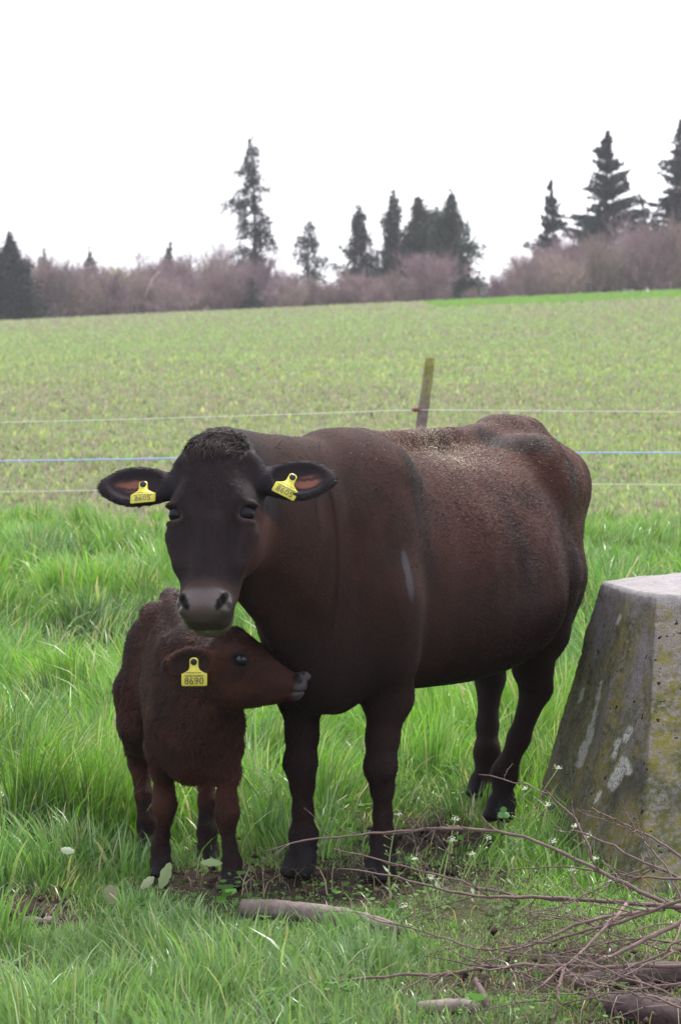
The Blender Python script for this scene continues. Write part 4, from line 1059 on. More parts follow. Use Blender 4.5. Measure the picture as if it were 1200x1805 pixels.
def fir(px, top, hw, Y, label, seed, style='fir', dens=1.0, group='conifers beyond the field', tint=(.020, .034, .026), name='fir_tree'):
    g = np.random.default_rng(seed); x = (px - 600) * Y / FPX; z0 = float(terrain(x, Y)) - .2
    zt = CAM_H - (top - HORIZ) * Y / FPX; Hh = zt - z0; Rm = hw * 1.3 * Y / FPX; ph = g.uniform(0, 6.28, 4)
    o = tag(empty(name, (x, Y, z0)), label, 'tree', group)
    mt = MB(); bend = g.normal(0, .15, 2)
    zz = np.linspace(0, Hh * .97, 12); tp = np.stack([bend[0] * np.sin(zz / Hh * 3), bend[1] * np.sin(zz / Hh * 3), zz], 1)
    mt.tube(tp, np.linspace(.016 * Hh + .03, .02, 12), 6, c=(.06, .045, .04))
    Vt, Ct = [], []
    nb = int(Hh * (20 if style != 'gappy' else 12) * dens)
    for i in range(nb):
        h = g.uniform(.08, 1.0) ** .85 if style != 'gappy' else g.uniform(.04, 1)
        if style == 'fir': h = np.clip((np.round(h * Hh * 1.15) + g.normal(0, .26)) / (Hh * 1.15), .05, .99)
        a = g.uniform(0, 2 * math.pi)
        if style == 'fir': prof = (1 - h) ** .95 * 1.05 + .012
        elif style == 'column': prof = (1 - h) ** .75 + .015
        elif style == 'gappy': prof = (.32 + .68 * (1 - h)) * min(1, (1 - h) * 5 + .12) * g.uniform(.5, 1.2)
        else: prof = (1 - h) ** .85 * 1.1 + .015
        Lb = Rm * prof * g.uniform(.62, 1.22) * (1 + .28 * math.sin(h * 13 + ph[0]) * math.sin(a + ph[1]) + .2 * math.sin(h * 29 + ph[2] + a))
        droop = {'fir': .10, 'column': -.30, 'gappy': .30, 'dense': .1}[style] * g.uniform(.3, 1.4)
        rise = (.55 if h > .6 else .32) if style == 'fir' else .1
        p0 = np.array([0, 0, Hh * h]); d = np.array([math.cos(a), math.sin(a), 0])
        p1 = p0 + d * Lb * .5 + [0, 0, rise * Lb * .6]; p2 = p0 + d * Lb + [0, 0, -droop * Lb + rise * Lb]
        pts = bez(p0, p1, p2, 5); mt.tube(pts, np.linspace(.014 + .010 * Lb, .008, 5), 3, c=(.05, .04, .035))
        ns = int(max(12, Lb * 75) * (1.0 if style == 'gappy' else 1.0))
        t = g.uniform(.05, 1.0, ns) ** (.8 if style != 'gappy' else .6); q = (1 - t)[:, None] ** 2 * p0 + 2 * (t * (1 - t))[:, None] * p1 + (t ** 2)[:, None] * p2
        side = np.array([-d[1], d[0], 0]); wd = .30 * Lb * (1 - t * .55) + .08
        if style == 'fir': wd = wd * .5
        if style == 'gappy': wd = .16 * Lb + .14 + 0 * t
        vs = {'gappy': .17, 'column': .22, 'dense': .24, 'fir': .07}[style]
        off = g.normal(0, .5, ns) * wd; q = q + side * off[:, None] + np.stack([0 * t, 0 * t, g.normal(0, vs, ns) - np.abs(off) * .25], 1)
        s = g.uniform(.07, .19, ns)
        dirv = d[None, :] * .7 + side * np.sign(off)[:, None] * .6 + g.normal(0, .35, (ns, 3)); dirv /= np.linalg.norm(dirv, axis=1, keepdims=True)
        up = g.normal(0, 1, (ns, 3)) * .8 + [0, 0, .8]; sv = np.cross(dirv, up); sv /= np.linalg.norm(sv, axis=1, keepdims=True)
        A = q + dirv * s[:, None]; B = q + sv * (s * .38)[:, None]; Cc = q - sv * (s * .38)[:, None]; D = q - dirv * (s * .3)[:, None]
        Vt.append(np.stack([A, B, D, Cc], 1)); c = np.array(tint) * g.uniform(.6, 1.6, (ns, 1)) * (1 + .25 * g.normal()); Ct.append(np.repeat(np.clip(c, .005, .2)[:, None, :], 4, 1))
    mt.build('trunk', M_twig, o)
    V = np.concatenate(Vt); n = len(V)
    mesh_np('crown', V.reshape(-1, 3), np.arange(n * 4).reshape(n, 4), M_fir, o, sm=False, attrs={'tint': np.concatenate(Ct).reshape(-1, 3)})
    return o

def bare_mesh(seed, Hh, Wd, col_, nst=7, twigs=900, fat=1.0):
    """leafless multi-stemmed tree: stems, limbs and a haze of real twigs"""
    g = np.random.default_rng(seed); m = MB(); tips = []
    def grow(p, d, L, r, lev):
        n = 5; pts = [p]; q = p.copy(); dd = d.copy()
        for i in range(n - 1):
            dd = dd + g.normal(0, .10, 3) + [0, 0, .06]; dd /= np.linalg.norm(dd); q = q + dd * L / (n - 1); pts.append(q.copy())
        m.tube(pts, np.linspace(r, r * .5, n), 4 if lev < 2 else 3, c=np.array(col_) * (.75 + .12 * lev) * g.uniform(.8, 1.2))
        tips.append((np.array(pts), lev, L))
        if lev < 3:
            for k in range([5, 5, 4][lev]):
                t = g.uniform(.3, 1); b = np.array([np.interp(t * (n - 1), np.arange(n), np.array(pts)[:, j]) for j in range(3)])
                e = dd + g.normal(0, .52, 3) + [0, 0, .15]; e /= np.linalg.norm(e); grow(b, e, L * g.uniform(.42, .62), r * .5, lev + 1)
    for s in range(nst):
        a = g.uniform(0, 2 * math.pi); sp = g.uniform(.05, .6) * Wd / Hh
        d = np.array([math.cos(a) * sp, math.sin(a) * sp, 1.0]); d /= np.linalg.norm(d)
        grow(np.array([math.cos(a), math.sin(a), 0]) * g.uniform(0, .15) * Wd, d, Hh * g.uniform(.42, .58), .035 * fat * g.uniform(.7, 1.3), 0)
    # fine twigs as slim blades
    src = [t for t in tips if t[1] >= 1]; V, C = [], []
    for i in range(twigs):
        pts, lev, L = src[g.integers(len(src))]; k = g.uniform(0, 4); b = np.array([np.interp(k, np.arange(5), pts[:, j]) for j in range(3)])
        e = pts[-1] - pts[0]; e = e / np.linalg.norm(e) + g.normal(0, .5, 3) + [0, 0, .2]; e /= np.linalg.norm(e); l = g.uniform(.25, .8)
        sd = np.cross(e, g.normal(0, 1, 3)); sd /= np.linalg.norm(sd); w = .010 * fat
        V.append([b - sd * w, b + sd * w, b + e * l + sd * w * .4, b + e * l - sd * w * .4]); C.append(np.array(col_) * g.uniform(.8, 1.5))
    return m, np.array(V), np.array(C)

def bare_tree(px, top, hw, Y, label, seed, col_=(.17, .125, .135), nst=7, twigs=1500, fat=1.0, name='bare_tree', group='leafless trees beyond the field'):
    x = (px - 600) * Y / FPX; z0 = float(terrain(x, Y)) - .1; Hh = CAM_H - (top - HORIZ) * Y / FPX - z0
    m, V, C = bare_mesh(seed, Hh, hw * 2 * Y / FPX, col_, nst, twigs, fat)
    o = tag(empty(name, (x, Y, z0)), label, 'tree', group)
    m.build('trunk', M_twig, o)
    mesh_np('crown', V.reshape(-1, 3), np.arange(len(V) * 4).reshape(-1, 4), M_twig, o, sm=False, attrs={'tint': np.repeat(C, 4, 0)})
    return o

if 'notrees' not in DEV:
    dk = (.017, .030, .026)
    fir(20, 418, 50, 176, 'dark dense conifer standing alone before the leafless scrub at the far left', 1, 'dense', 2.0, tint=(.014, .027, .022))
    fir(442, 246, 46, 196, 'tallest conifer, ragged and gappy with drooping boughs, rising high over the bare scrub', 2, 'gappy', 1.5, tint=(.016, .028, .026), name='spruce_tree')
    fir(545, 392, 42, 196, 'loose round-topped conifer just right of the tallest ragged one', 3, 'gappy', 1.5, tint=(.020, .036, .030), name='spruce_tree')
    fir(632, 368, 40, 198, 'slender pointed conifer between the loose one and the dense clump', 4, 'column', 1.2, tint=(.024, .038, .032))
    fir(692, 340, 34, 196, 'narrow spire conifer at the left end of the dense clump', 5, 'column', 1.3, tint=(.020, .035, .028))
    fir(738, 350, 62, 197, 'broad dense conifer in the middle of the clump, behind the round bare bush', 6, 'dense', 1.6, tint=(.022, .038, .022))
    fir(793, 346, 58, 194, 'dense conical conifer at the right end of the clump', 7, 'dense', 1.7, tint=(.020, .040, .020))
    fir(765, 372, 60, 199, 'lower dark conifer filling the gap inside the dense clump', 8, 'dense', 1.5, tint=(.020, .036, .022))
    fir(968, 320, 36, 196, 'dark conifer with a solid narrow tip, left of the big spreading fir', 9, 'fir', 1.5, tint=(.013, .024, .026))
    fir(1068, 234, 72, 194, 'big spreading fir with upswept boughs and clear tiers, above the bare scrub', 10, 'fir', 1.7, tint=(.013, .026, .024))
    fir(1196, 215, 66, 196, 'tall gappy fir cut by the picture edge, far right', 11, 'fir', 1.5, tint=(.016, .028, .028))
    fir(1128, 352, 48, 200, 'low dark fir filling the gap between the two tall firs', 12, 'fir', 1.2, tint=(.018, .030, .028))
    fir(160, 442, 26, 206, 'small faded conifer poking out of the scrub, second conifer from the far left', 13, 'column', .9, tint=(.030, .040, .036))  # paler needle tints of these far conifers put haze into the colour
    fir(80, 446, 24, 206, 'small faded conifer beside the dark dense one', 14, 'column', .9, tint=(.034, .042, .038))
    fir(300, 430, 26, 208, 'faint conifer tip in the scrub between the green willow and the tall spruce', 15, 'column', .8, tint=(.045, .045, .045))
    fir(440, 496, 26, 184, 'low dark evergreen at the foot of the tallest conifer', 16, 'dense', 1.3, tint=(.022, .034, .024), name='evergreen_bush')
    fir(-90, 300, 60, 200, 'conifer beyond the picture edge on the left', 17, 'fir', 1.0)
    fir(1300, 260, 60, 200, 'conifer beyond the picture edge on the right', 18, 'fir', 1.0)
    mv = (.215, .148, .168)
    bare_tree(762, 428, 78, 181, 'round leafless mauve bush in front of the dense conifer clump', 31, mv, 12, 4200)
    bare_tree(215, 452, 52, 186, 'bare willow flushed yellow-green, in the scrub on the left', 32, (.27, .27, .13), 7, 2600)
    bare_tree(762, 298, 16, 204, 'thin bare treetop sticking up behind the dense conifer clump', 33, (.16, .15, .15), 2, 260)
    bare_tree(378, 385, 22, 200, 'thin bare birch just left of the tallest conifer', 34, (.20, .17, .19), 4, 900)
    bare_tree(255, 425, 34, 200, 'pale bare tree right of the yellow-green willow', 35, (.19, .15, .17), 6, 1600)
    bare_tree(132, 452, 50, 190, 'mauve bare tree between the far-left conifer and the willow', 36, mv, 8, 2400)
    bare_tree(985, 392, 40, 190, 'bare tree veiling the foot of the dark narrow-tipped conifer', 37, mv, 8, 2200)
    bare_tree(1120, 400, 54, 188, 'bare tree under the gap between the two tall firs', 38, mv, 9, 2600)
    bare_tree(1040, 405, 46, 187, 'bare tree under the left side of the big spreading fir', 39, mv, 9, 2600)
    bare_tree(300, 440, 48, 188, 'bare mauve tree midway between willow and tall spruce', 40, mv, 8, 2400)
    bare_tree(450, 440, 50, 187, 'bare mauve tree in front of the tallest conifer', 41, (.17, .12, .14), 8, 2400)
    # pale snapped limb caught in the scrub
    mb = MB(); q = [at(255, 528, 183), at(262, 510, 183), at(272, 490, 183), at(283, 478, 183)]; mb.tube(q, [.10, .08, .06, .04], 5, c=(.42, .34, .28)); mb.tube([q[1], at(268, 500, 183), at(272, 508, 183)], [.05, .04, .03], 4, c=(.42, .34, .28))
    tag(mb.build('broken_limb', M_twig), 'pale snapped limb hanging in the scrub right of the willow', 'broken limb')
    # the rest of the thicket reads as one mass
    g = np.random.default_rng(55); Vt, Ct, mm = [], [], []
    proto = [bare_mesh(70 + i, 3.8, 3.2, mv, 7, 1500, 1.05) for i in range(5)]
    pv = []
    for m, V, C in proto:
        mvv = np.concatenate(m.V); pv.append((mvv, np.concatenate(m.C), {k: np.array(v) for k, v in m.F.items()}, V, C))
    LV, LC, LF, off = [], [], {3: [], 4: []}, 0; TV, TC = [], []
    prof_x = [-800, 0, 40, 100, 200, 300, 400, 480, 560, 640, 700, 830, 860, 900, 930, 1000, 1100, 1200, 2000]
    prof_y = [450, 490, 452, 455, 468, 462, 455, 460, 500, 500, 470, 500, 488, 458, 440, 425, 405, 395, 400]
    pxs = np.concatenate([np.arange(-700, -240, 34), np.arange(-240, 1440, 17), np.arange(-232, 1440, 30), np.arange(1440, 1900, 34)]); 
    for j, px in enumerate(pxs):
        Y = g.uniform(178, 200); px = px + g.normal(0, 5); x = (px - 600) * Y / FPX; z0 = float(terrain(x, Y)) - .5
        zt = CAM_H - (np.interp(px, prof_x, prof_y) + g.normal(0, 13) - HORIZ - 8) * Y / FPX; s = (zt - z0) / 4.0
        if s < .3: continue
        a = g.uniform(0, 6.28); c, sn = math.cos(a), math.sin(a); sx = g.uniform(.8, 1.15) * min(s, 1.1)
        mvv, mcc, mf, V, C = pv[g.integers(5)]
        tf = lambda q: np.stack([(q[..., 0] * c - q[..., 1] * sn) * sx + x, (q[..., 0] * sn + q[..., 1] * c) * sx + Y, q[..., 2] * s + z0], -1)
        k_ = g.uniform(.75, 1.2) * np.array([1, g.uniform(.95, 1.15), g.uniform(.88, 1.05)])
        LV.append(tf(mvv)); LC.append(mcc * k_)
        for k, v in mf.items(): LF.setdefault(k, []).append(v + off)
        off += len(mvv); TV.append(tf(V)); TC.append(np.repeat((C * k_)[:, None], 4, 1))
    tv = np.concatenate(TV); nq = len(tv); LV = np.concatenate(LV)
    Fa = [np.concatenate(v) for k, v in LF.items() if len(v)] ; Fa.append(np.arange(nq * 4).reshape(nq, 4) + len(LV))
    th = mesh_np('thicket', np.concatenate([LV, tv.reshape(-1, 3)]), Fa, M_twig, sm=False, attrs={'tint': np.concatenate([np.concatenate(LC), np.concatenate(TC).reshape(-1, 3)])})
    tag(th, 'tangled leafless mauve scrub running along the far edge of the field', 'scrub', kind='stuff')

# ---------------------------------------------------------------- cut branches and logs in the foreground
zp = lambda zx, zy: (500 + zx / 1.7143, 1330 + zy / 1.7143)
def branch(pts, Y0, Y1, r0, r1, label, seed, twigs=10, name='dead_branch', c=(.125, .085, .080), group='cut branches in the brush heap', tl=.16, lit=1.0):  # last factor scales the bark colour, so some branches are paler
    """pts in reference coordinates, thick end last; each point stands at its own distance and height"""
    g = np.random.default_rng(seed); P = []
    n = len(pts)
    for i, (a, b) in enumerate(pts):
        Y = Y0 + (Y1 - Y0) * i / (n - 1); p = at(*zp(a, b), Y)
        P.append(p)
    P = np.array(P)
    s = np.concatenate([[0], np.cumsum(np.linalg.norm(np.diff(P, axis=0), axis=1))]); m = max(14, int(s[-1] / .035)); u = np.linspace(0, s[-1], m)
    Q = np.stack([np.interp(u, s, P[:, j]) for j in range(3)], 1)
    for _ in range(3): Q[1:-1] = (Q[:-2] + 2 * Q[1:-1] + Q[2:]) / 4
    Q[1:-1] += g.normal(0, .0022, (m - 2, 3))
    gz = terrain(Q[:, 0], Q[:, 1]); Q[:, 2] = np.maximum(Q[:, 2], gz + .004)
    o = tag(empty(name, tuple(Q[-1])), label, 'branch', group); O = Q[-1].copy()
    rad = np.linspace(r0, r1, m) * .74 * (1 + .10 * (g.random(m) > .8) )
    mb = MB(); mb.tube(Q - O, rad, 7, c=np.array(c) * lit, seed=seed, rough=.05)
    # buds and knots
    mb.build('stem', M_bark, o)
    for k in range(twigs):
        i = g.integers(1, m - 1); d = Q[i - 1] - Q[i + 1] if i + 1 < m else Q[i - 1] - Q[i]; d = d / (np.linalg.norm(d) + 1e-9)
        e = d + g.normal(0, .55, 3) + [0, 0, .25]; e /= np.linalg.norm(e); L = tl * g.uniform(.3, 1.5); k_ = 6
        pts_ = [Q[i].copy()]; ee = e.copy()
        for q in range(k_ - 1):
            ee = ee + g.normal(0, .13, 3); ee /= np.linalg.norm(ee); pts_.append(pts_[-1] + ee * L / (k_ - 1))
        pts_ = np.array(pts_); gz = terrain(pts_[:, 0], pts_[:, 1]); pts_[:, 2] = np.maximum(pts_[:, 2], gz + .003)
        rr = min(rad[i] * .55, .0026); mt = MB(); mt.tube(pts_ - O, np.linspace(rr, rr * .45, k_), 5, c=np.array(c) * lit * g.uniform(.8, 1.3))
        # buds
        for q in range(1, k_): 
            b = pts_[q] - O; dd = g.normal(0, 1, 3); dd /= np.linalg.norm(dd); mt.tube([b, b + dd * .005], [.0022, .0008], 4, c=np.array(c) * .8)
        mt.build('twig', M_bark, o)
    return o
if 'nobranch' not in DEV:
    B = branch
    B([(-52, 302), (60, 265), (250, 250), (430, 232), (560, 229), (700, 246), (830, 292), (930, 347), (1040, 402), (1150, 456), (1235, 500)], 8.05, 7.75, .0026, .0078, 'long arching branch reaching past the cow\'s front hooves, topmost of the heap', 1, 9, tl=.10)
    B([(150, 293), (300, 330), (450, 370), (560, 402), (690, 440), (860, 452)], 7.95, 7.8, .0020, .0050, 'thin branch tip sloping down between the arching branch and the forked one', 2, 7, tl=.10)
    B([(165, 354), (300, 366), (450, 410), (590, 450), (700, 438), (900, 450), (1050, 460), (1150, 462), (1240, 475)], 7.85, 7.7, .0022, .0092, 'straight thick branch lying level under the arching one', 3, 9)
    B([(590, 66), (720, 90), (800, 122), (870, 180), (920, 245), (935, 330)], 8.45, 8.15, .0018, .0042, 'short branch bowed over in front of the near hind hoof', 4, 4, tl=.07)
    B([(935, 168), (1000, 205), (1080, 235), (1150, 275), (1230, 335)], 8.2, 8.0, .0022, .0055, 'upper of the branches crossing the concrete block', 5, 6, tl=.10)
    B([(820, 236), (900, 240), (960, 262), (1040, 312), (1130, 350), (1230, 395)], 8.15, 7.9, .0020, .0055, 'branch with a bent tip crossing the foot of the concrete block', 6, 7, tl=.10)
    B([(690, 357), (800, 345), (900, 350), (1000, 371), (1100, 380), (1240, 386)], 7.95, 7.8, .0020, .0050, 'thin level branch meeting the arching branch near its thick end', 7, 6, tl=.12)
    B([(250, 500), (420, 548), (500, 572), (600, 616), (700, 597), (800, 575), (950, 540), (1110, 488), (1240, 440)], 7.65, 7.4, .0020, .0062, 'crooked thin branch dipping to the grass then rising to the right', 8, 9)
    B([(-10, 756), (130, 708), (300, 688), (400, 681), (500, 680), (620, 656), (760, 650), (900, 656), (1050, 655), (1240, 650)], 7.28, 7.35, .0038, .0080, 'long dark branch lying low along the bottom of the heap', 9, 8)
    B([(283, 775), (360, 722), (440, 685), (520, 672)], 7.15, 7.3, .0022, .0036, 'short forked twig propped on the long low branch', 10, 2, tl=.06)
    B([(735, 755), (800, 700), (870, 640), (960, 560), (1010, 500), (1042, 462)], 7.2, 7.55, .0030, .0068, 'steep pale branch slanting up to the level thick branch', 11, 5, lit=1.5)
    B([(950, 640), (1050, 600), (1130, 556), (1240, 500)], 7.3, 7.3, .0050, .0098, 'thick pale branch slanting up to the right edge', 12, 5, lit=1.6)
    B([(800, 620), (850, 655), (900, 700), (1000, 790), (1040, 830)], 7.35, 7.05, .0024, .0038, 'thin branch crossing down over the bark log', 13, 5)
    B([(600, 640), (760, 590), (900, 520), (1040, 490), (1150, 480)], 7.5, 7.5, .0024, .0072, 'pale branch rising to join the thick level branch', 14, 6, lit=1.35)
    B([(820, 850), (835, 720), (850, 660)], 7.05, 7.15, .0030, .0052, 'upright pale stub standing in the heap', 15, 2, lit=1.5, tl=.07)
    B([(700, 660), (800, 720), (930, 745), (1060, 780), (1230, 782)], 7.2, 7.05, .0022, .0040, 'thin straight twig running across the bark log', 16, 4)
    B([(900, 800), (980, 700), (1090, 640), (1240, 560)], 7.1, 7.2, .0024, .0046, 'curved thin branch under the thick pale one', 17, 8)
    B([(640, 600), (780, 640), (900, 600), (1060, 560), (1230, 590)], 7.4, 7.4, .0018, .0036, 'wavy thin branch through the middle of the heap', 18, 9)
    B([(880, 450), (960, 560), (1050, 650), (1120, 760)], 7.7, 7.1, .0018, .0032, 'thin twig hanging down from the level thick branch', 19, 7)
    B([(1000, 200), (1090, 260), (1150, 330), (1230, 480)], 8.1, 7.8, .0018, .0040, 'faint twig before the mossy foot of the concrete block', 20, 6)
    B([(720, 480), (860, 500), (1000, 560), (1220, 620)], 7.6, 7.4, .0018, .0034, 'thin twig falling gently to the right through the heap', 21, 9)
    B([(560, 800), (700, 760), (860, 770), (1000, 740), (1240, 700)], 7.0, 7.1, .0020, .0040, 'low wavy twig lying in front of the bark log', 22, 9)
    g = np.random.default_rng(777)
    for i in range(16):
        x0 = g.uniform(560, 1000); y0 = g.uniform(500, 780); L_ = g.uniform(180, 420); sl = g.uniform(-.5, .35)
        pts = [(x0 + L_ * t, y0 + sl * L_ * t + 26 * math.sin(t * 3 + i) * g.uniform(.4, 1)) for t in (0, .25, .5, .75, 1)]
        yy = max(p[1] for p in pts); Yd = min(7.75, 1.50 * FPX / (1330 + yy / 1.7143 - HORIZ))
        B(pts, Yd - .10, Yd, .0011, g.uniform(.0022, .0042), 'thin tangled twig deep in the brush heap', 200 + i, 5, c=tuple(np.array((.14, .10, .09)) * g.uniform(.6, 1.3)))
    # logs
    def log(pts, rads, label, seed, c=(.150, .118, .110), name='log', sink=.35):
        P = np.array([[*at(*p, Yv)[:2], 0] for p, Yv in pts]); r = np.array(rads)
        P[:, 2] = terrain(P[:, 0], P[:, 1]) + r * (1 - sink)
        s = np.linspace(0, len(P) - 1, 30); Q = np.stack([np.interp(s, np.arange(len(P)), P[:, j]) for j in range(3)], 1); rr = np.interp(s, np.arange(len(P)), r)
        for _ in range(3): Q[1:-1] = (Q[:-2] + 2 * Q[1:-1] + Q[2:]) / 4
        O = Q[0].copy(); rr[0] *= .82; rr[-1] *= .7
        V, Qd, caps = tube(Q - O, rr, 16, seed=seed, rough=.06); N_ = vnormals(V, Qd); V = V + N_ * ((vnoise(V, 30, seed, 2) * .004 + vnoise(V, 90, seed, 2) * .002))[:, None]
        C = np.array(c) * (1 + .4 * vnoise(V, 18, seed, 3))[:, None]
        o = mesh_np(name, V, [Qd, np.array(caps)], M_bark, attrs={'tint': C}); o.location = O
        return tag(o, label, 'log')
    gy = lambda y: CAM_H * FPX / (y - HORIZ)
    log([((424, 1612), gy(1630)), ((520, 1618), gy(1636)), ((620, 1632), gy(1650)), ((700, 1652), gy(1668))], [.028, .027, .025, .020], 'grey-brown peeled log lying in the grass before the cow\'s front hooves', 1, sink=-.5)
    log([((735, 1802), gy(1806)), ((800, 1796), gy(1802)), ((846, 1792), gy(1800))], [.018, .020, .016], 'short thin log end poking in at the bottom, left of the stub', 2, sink=.1)
    log([((1080, 1772), gy(1790)), ((1140, 1782), gy(1800)), ((1240, 1800), gy(1815))], [.030, .040, .042], 'thick rough bark log at the bottom right corner', 3, c=(.075, .050, .052), sink=.5)
    log([((1010, 1733), gy(1750)), ((1070, 1728), gy(1742)), ((1130, 1712), gy(1730)), ((1240, 1706), gy(1724))], [.014, .024, .026, .028], 'dark crooked log above the thick bark one', 4, c=(.075, .052, .052), sink=.1)
    log([((-30, 1800), gy(1802)), ((90, 1800), gy(1804)), ((190, 1804), gy(1806))], [.016, .016, .012], 'thin dark stick on the ground in the bottom left corner', 5, c=(.075, .052, .06), sink=.1)
    log([((0, 1690), gy(1694)), ((42, 1686), gy(1690))], [.010, .008], 'short dark stick beside the bare soil patch', 6, c=(.07, .05, .05), sink=.1)
    mb = MB(); a = at(840, 1735, 7.22); b = at(852, 1762, 7.16); c_ = at(872, 1812, 7.12); mb.tube([a, b, c_], [.006, .010, .013], 7, c=(.105, .07, .07), rough=.1)
    tag(mb.build('stub', M_bark), 'short broken stub sticking up among the lowest twigs', 'stub')

# ---------------------------------------------------------------- flowering weeds
M_petal = mat('white_petals', (.72, .74, .62), rough=.6, transl=.3)
M_stem = mat('weed_stem', attr='tint', rough=.5, transl=.15)
def weed(heads, base, Y, label, seed, name='flowering_weed'):
    g = np.random.default_rng(seed); b = at(base[0], base[1], Y); b[2] = float(terrain(b[0], b[1])) - .01
    o = tag(empty(name, tuple(b)), label, 'wildflower', 'white-flowered weeds'); 
    ms = MB(); pc = np.array([.24, .34, .12])
    for (hx, hy) in heads:
        h = at(hx, hy, Y + g.uniform(-.06, .06)) - b
        mid = h * .5 + np.array([g.normal(0, .012), 0, .015 * np.linalg.norm(h)]) ; mid[0] -= h[0] * .10
        P = bez([0, 0, 0], mid, h, 12); ms.tube(P, np.linspace(.0026, .0011, 12), 5, c=pc * g.uniform(.9, 1.15))
        for k in range(int(g.integers(5, 12))):   # seed pods on little stalks
            t = g.uniform(.45, .97); q = P[int(t * 11)]; a = g.uniform(0, 6.28); e = np.array([math.cos(a), math.sin(a), .5]) * g.uniform(.010, .020)
            ms.tube([q, q + e, q + e * 1.4], [.0006, .0007, .0022], 4, c=pc * .9)
        mp = MB(); mg = 0
        for k in range(44):
            d = g.normal(0, 1, 3); d[2] = abs(d[2]) * .7; d /= np.linalg.norm(d); q = h + d * g.uniform(.004, .016); u = np.cross(d, g.normal(0, 1, 3)); u /= np.linalg.norm(u); v = np.cross(d, u); s = g.uniform(.0012, .0022)
            mp.add(np.array([q - u * s, q - v * s, q + u * s, q + v * s]), [(0, 1, 2, 3)])
        mp.build('flower_head', M_petal, o, sm=False)
    for k in range(6):   # narrow leaves
        a = g.uniform(0, 6.28); L = g.uniform(.02, .045); q = np.array([0, 0, g.uniform(.01, .10)]); e = np.array([math.cos(a), math.sin(a), .5]) * L; sd = np.array([-math.sin(a), math.cos(a), 0]) * L * .12
        ms.add(np.array([q, q + e * .5 - sd, q + e, q + e * .5 + sd]), [(0, 1, 2, 3)], c=np.array([.07, .14, .035]))
    ms.build('stem', M_stem, o, sm=False)
if 'nobranch' not in DEV:
    weed([(985, 1358), (966, 1424)], (836, 1600), 8.50, 'tallest white-flowered weed, its head against the edge of the concrete block', 1)
    weed([(1016, 1462), (1040, 1480)], (905, 1620), 8.42, 'white-flowered weed leaning right in front of the block\'s green grass tuft', 2)
    weed([(704, 1442)], (690, 1600), 8.55, 'single white-flowered weed right beside the cow\'s near front hoof', 3)
    weed([(803, 1450), (797, 1487)], (775, 1610), 8.5, 'white-flowered weed midway between the front and hind hooves', 4)
    weed([(862, 1484), (832, 1512)], (800, 1610), 8.5, 'white-flowered weed just left of the near hind hoof, behind the arching branch', 5)
    weed([(713, 1606)], (700, 1668), 7.95, 'low white-flowered weed at the end of the peeled log', 6)
    weed([(631, 1646)], (628, 1690), 7.9, 'very low white-flowered weed in front of the peeled log', 7)
    weed([(978, 1490), (1052, 1520)], (880, 1640), 8.3, 'white-flowered weed crossing behind the arching branch near its thick end', 8)
    weed([(760, 1555), (730, 1520)], (770, 1640), 8.3, 'white-flowered weed under the middle of the arching branch', 9)
    weed([(1080, 1560), (1010, 1540)], (1000, 1660), 8.1, 'white-flowered weed below the mossy foot of the block', 10)
    weed([(925, 1395)], (895, 1560), 8.65, 'slim white-flowered weed standing before the near hind leg', 11)
    # clover sprig
    def bigleaf(name, px, py, Y, ang, L, W, c, label, cat, tilt=.5, bendy=.3, n=1, group=None):
        base_ = at(px, py, Y); gz = float(terrain(base_[0], base_[1])); O = np.array([base_[0], base_[1], gz]); top = base_ - O
        o = tag(empty(name, tuple(O)), label, cat, group); m = MB()
        st = MB(); st.tube([[0, 0, -.01], top * [1, 1, .5] + [.004, 0, 0], top], [.0018, .0016, .0014], 5, c=(.12, .22, .06)); st.build('stem', M_stem, o)
        for k in range(n):
            a = ang + (k - (n - 1) / 2) * 2.1; u = np.array([math.cos(a), -.25, math.sin(a) * tilt + .12]); u /= np.linalg.norm(u); v = np.cross(u, [0.1, -.85, .5]); v /= np.linalg.norm(v); w_ = np.cross(u, v)
            V, Fq = [], []
            K = 9
            for i in range(K):
                t = i / (K - 1); ww = W * math.sin(math.pi * min(1, t * .92 + .06)) ** .7 * .5 * (1 + .16 * math.sin(t * 19 + px)); z_ = bendy * L * (t * t) * -.5
                for s_, lift_ in ((-1, .45), (0, 0), (1, .25)): V.append(top + u * L * t + v * s_ * ww + w_ * (lift_ * ww - z_ * .6) + [0, 0, z_])
            for i in range(K - 1):
                for j in (0, 1): Fq.append((i * 3 + j, i * 3 + j + 1, i * 3 + 4 + j, i * 3 + 3 + j))
            m.add(np.array(V), Fq, c=c)
        m.build('leaf', M_stem, o, sm=True)
    bigleaf('clover_sprig', 889, 1437, 8.9, 1.57, .020, .020, (.085, .20, .06), 'pale three-leaved clover in front of the near hind hoof', 'clover', 1.2, .1, 3)
    G_ = 'broad dock leaves around the calf\'s hooves'
    bigleaf('dock_leaf', 280, 1572, 8.55, 1.05, .085, .032, (.26, .33, .17), 'pale broad leaf standing up beside the calf\'s right front hoof', 'leaf', 1.4, .1, 1, G_)
    bigleaf('dock_leaf', 246, 1572, 8.55, .75, .055, .026, (.30, .33, .20), 'small pale leaf left of the calf\'s right front hoof', 'leaf', 1.0, .2, 1, G_)
    bigleaf('dock_leaf', 352, 1526, 8.8, .25, .065, .024, (.22, .29, .14), 'pale leaf lying flat between the calf\'s front hooves', 'leaf', .3, .3, 1, G_)
    bigleaf('dock_leaf', 104, 1502, 8.85, -.30, .042, .024, (.33, .38, .27), 'whitish leaf in the tussock left of the calf', 'leaf', .6, .1, 1, G_)  # the leaf colour itself is whitish
    bigleaf('dock_leaf', 195, 1600, 8.4, 1.7, .060, .040, (.26, .26, .17), 'dull brown-green leaf beside the bare soil patch', 'leaf', 1.2, .1, 1, G_)
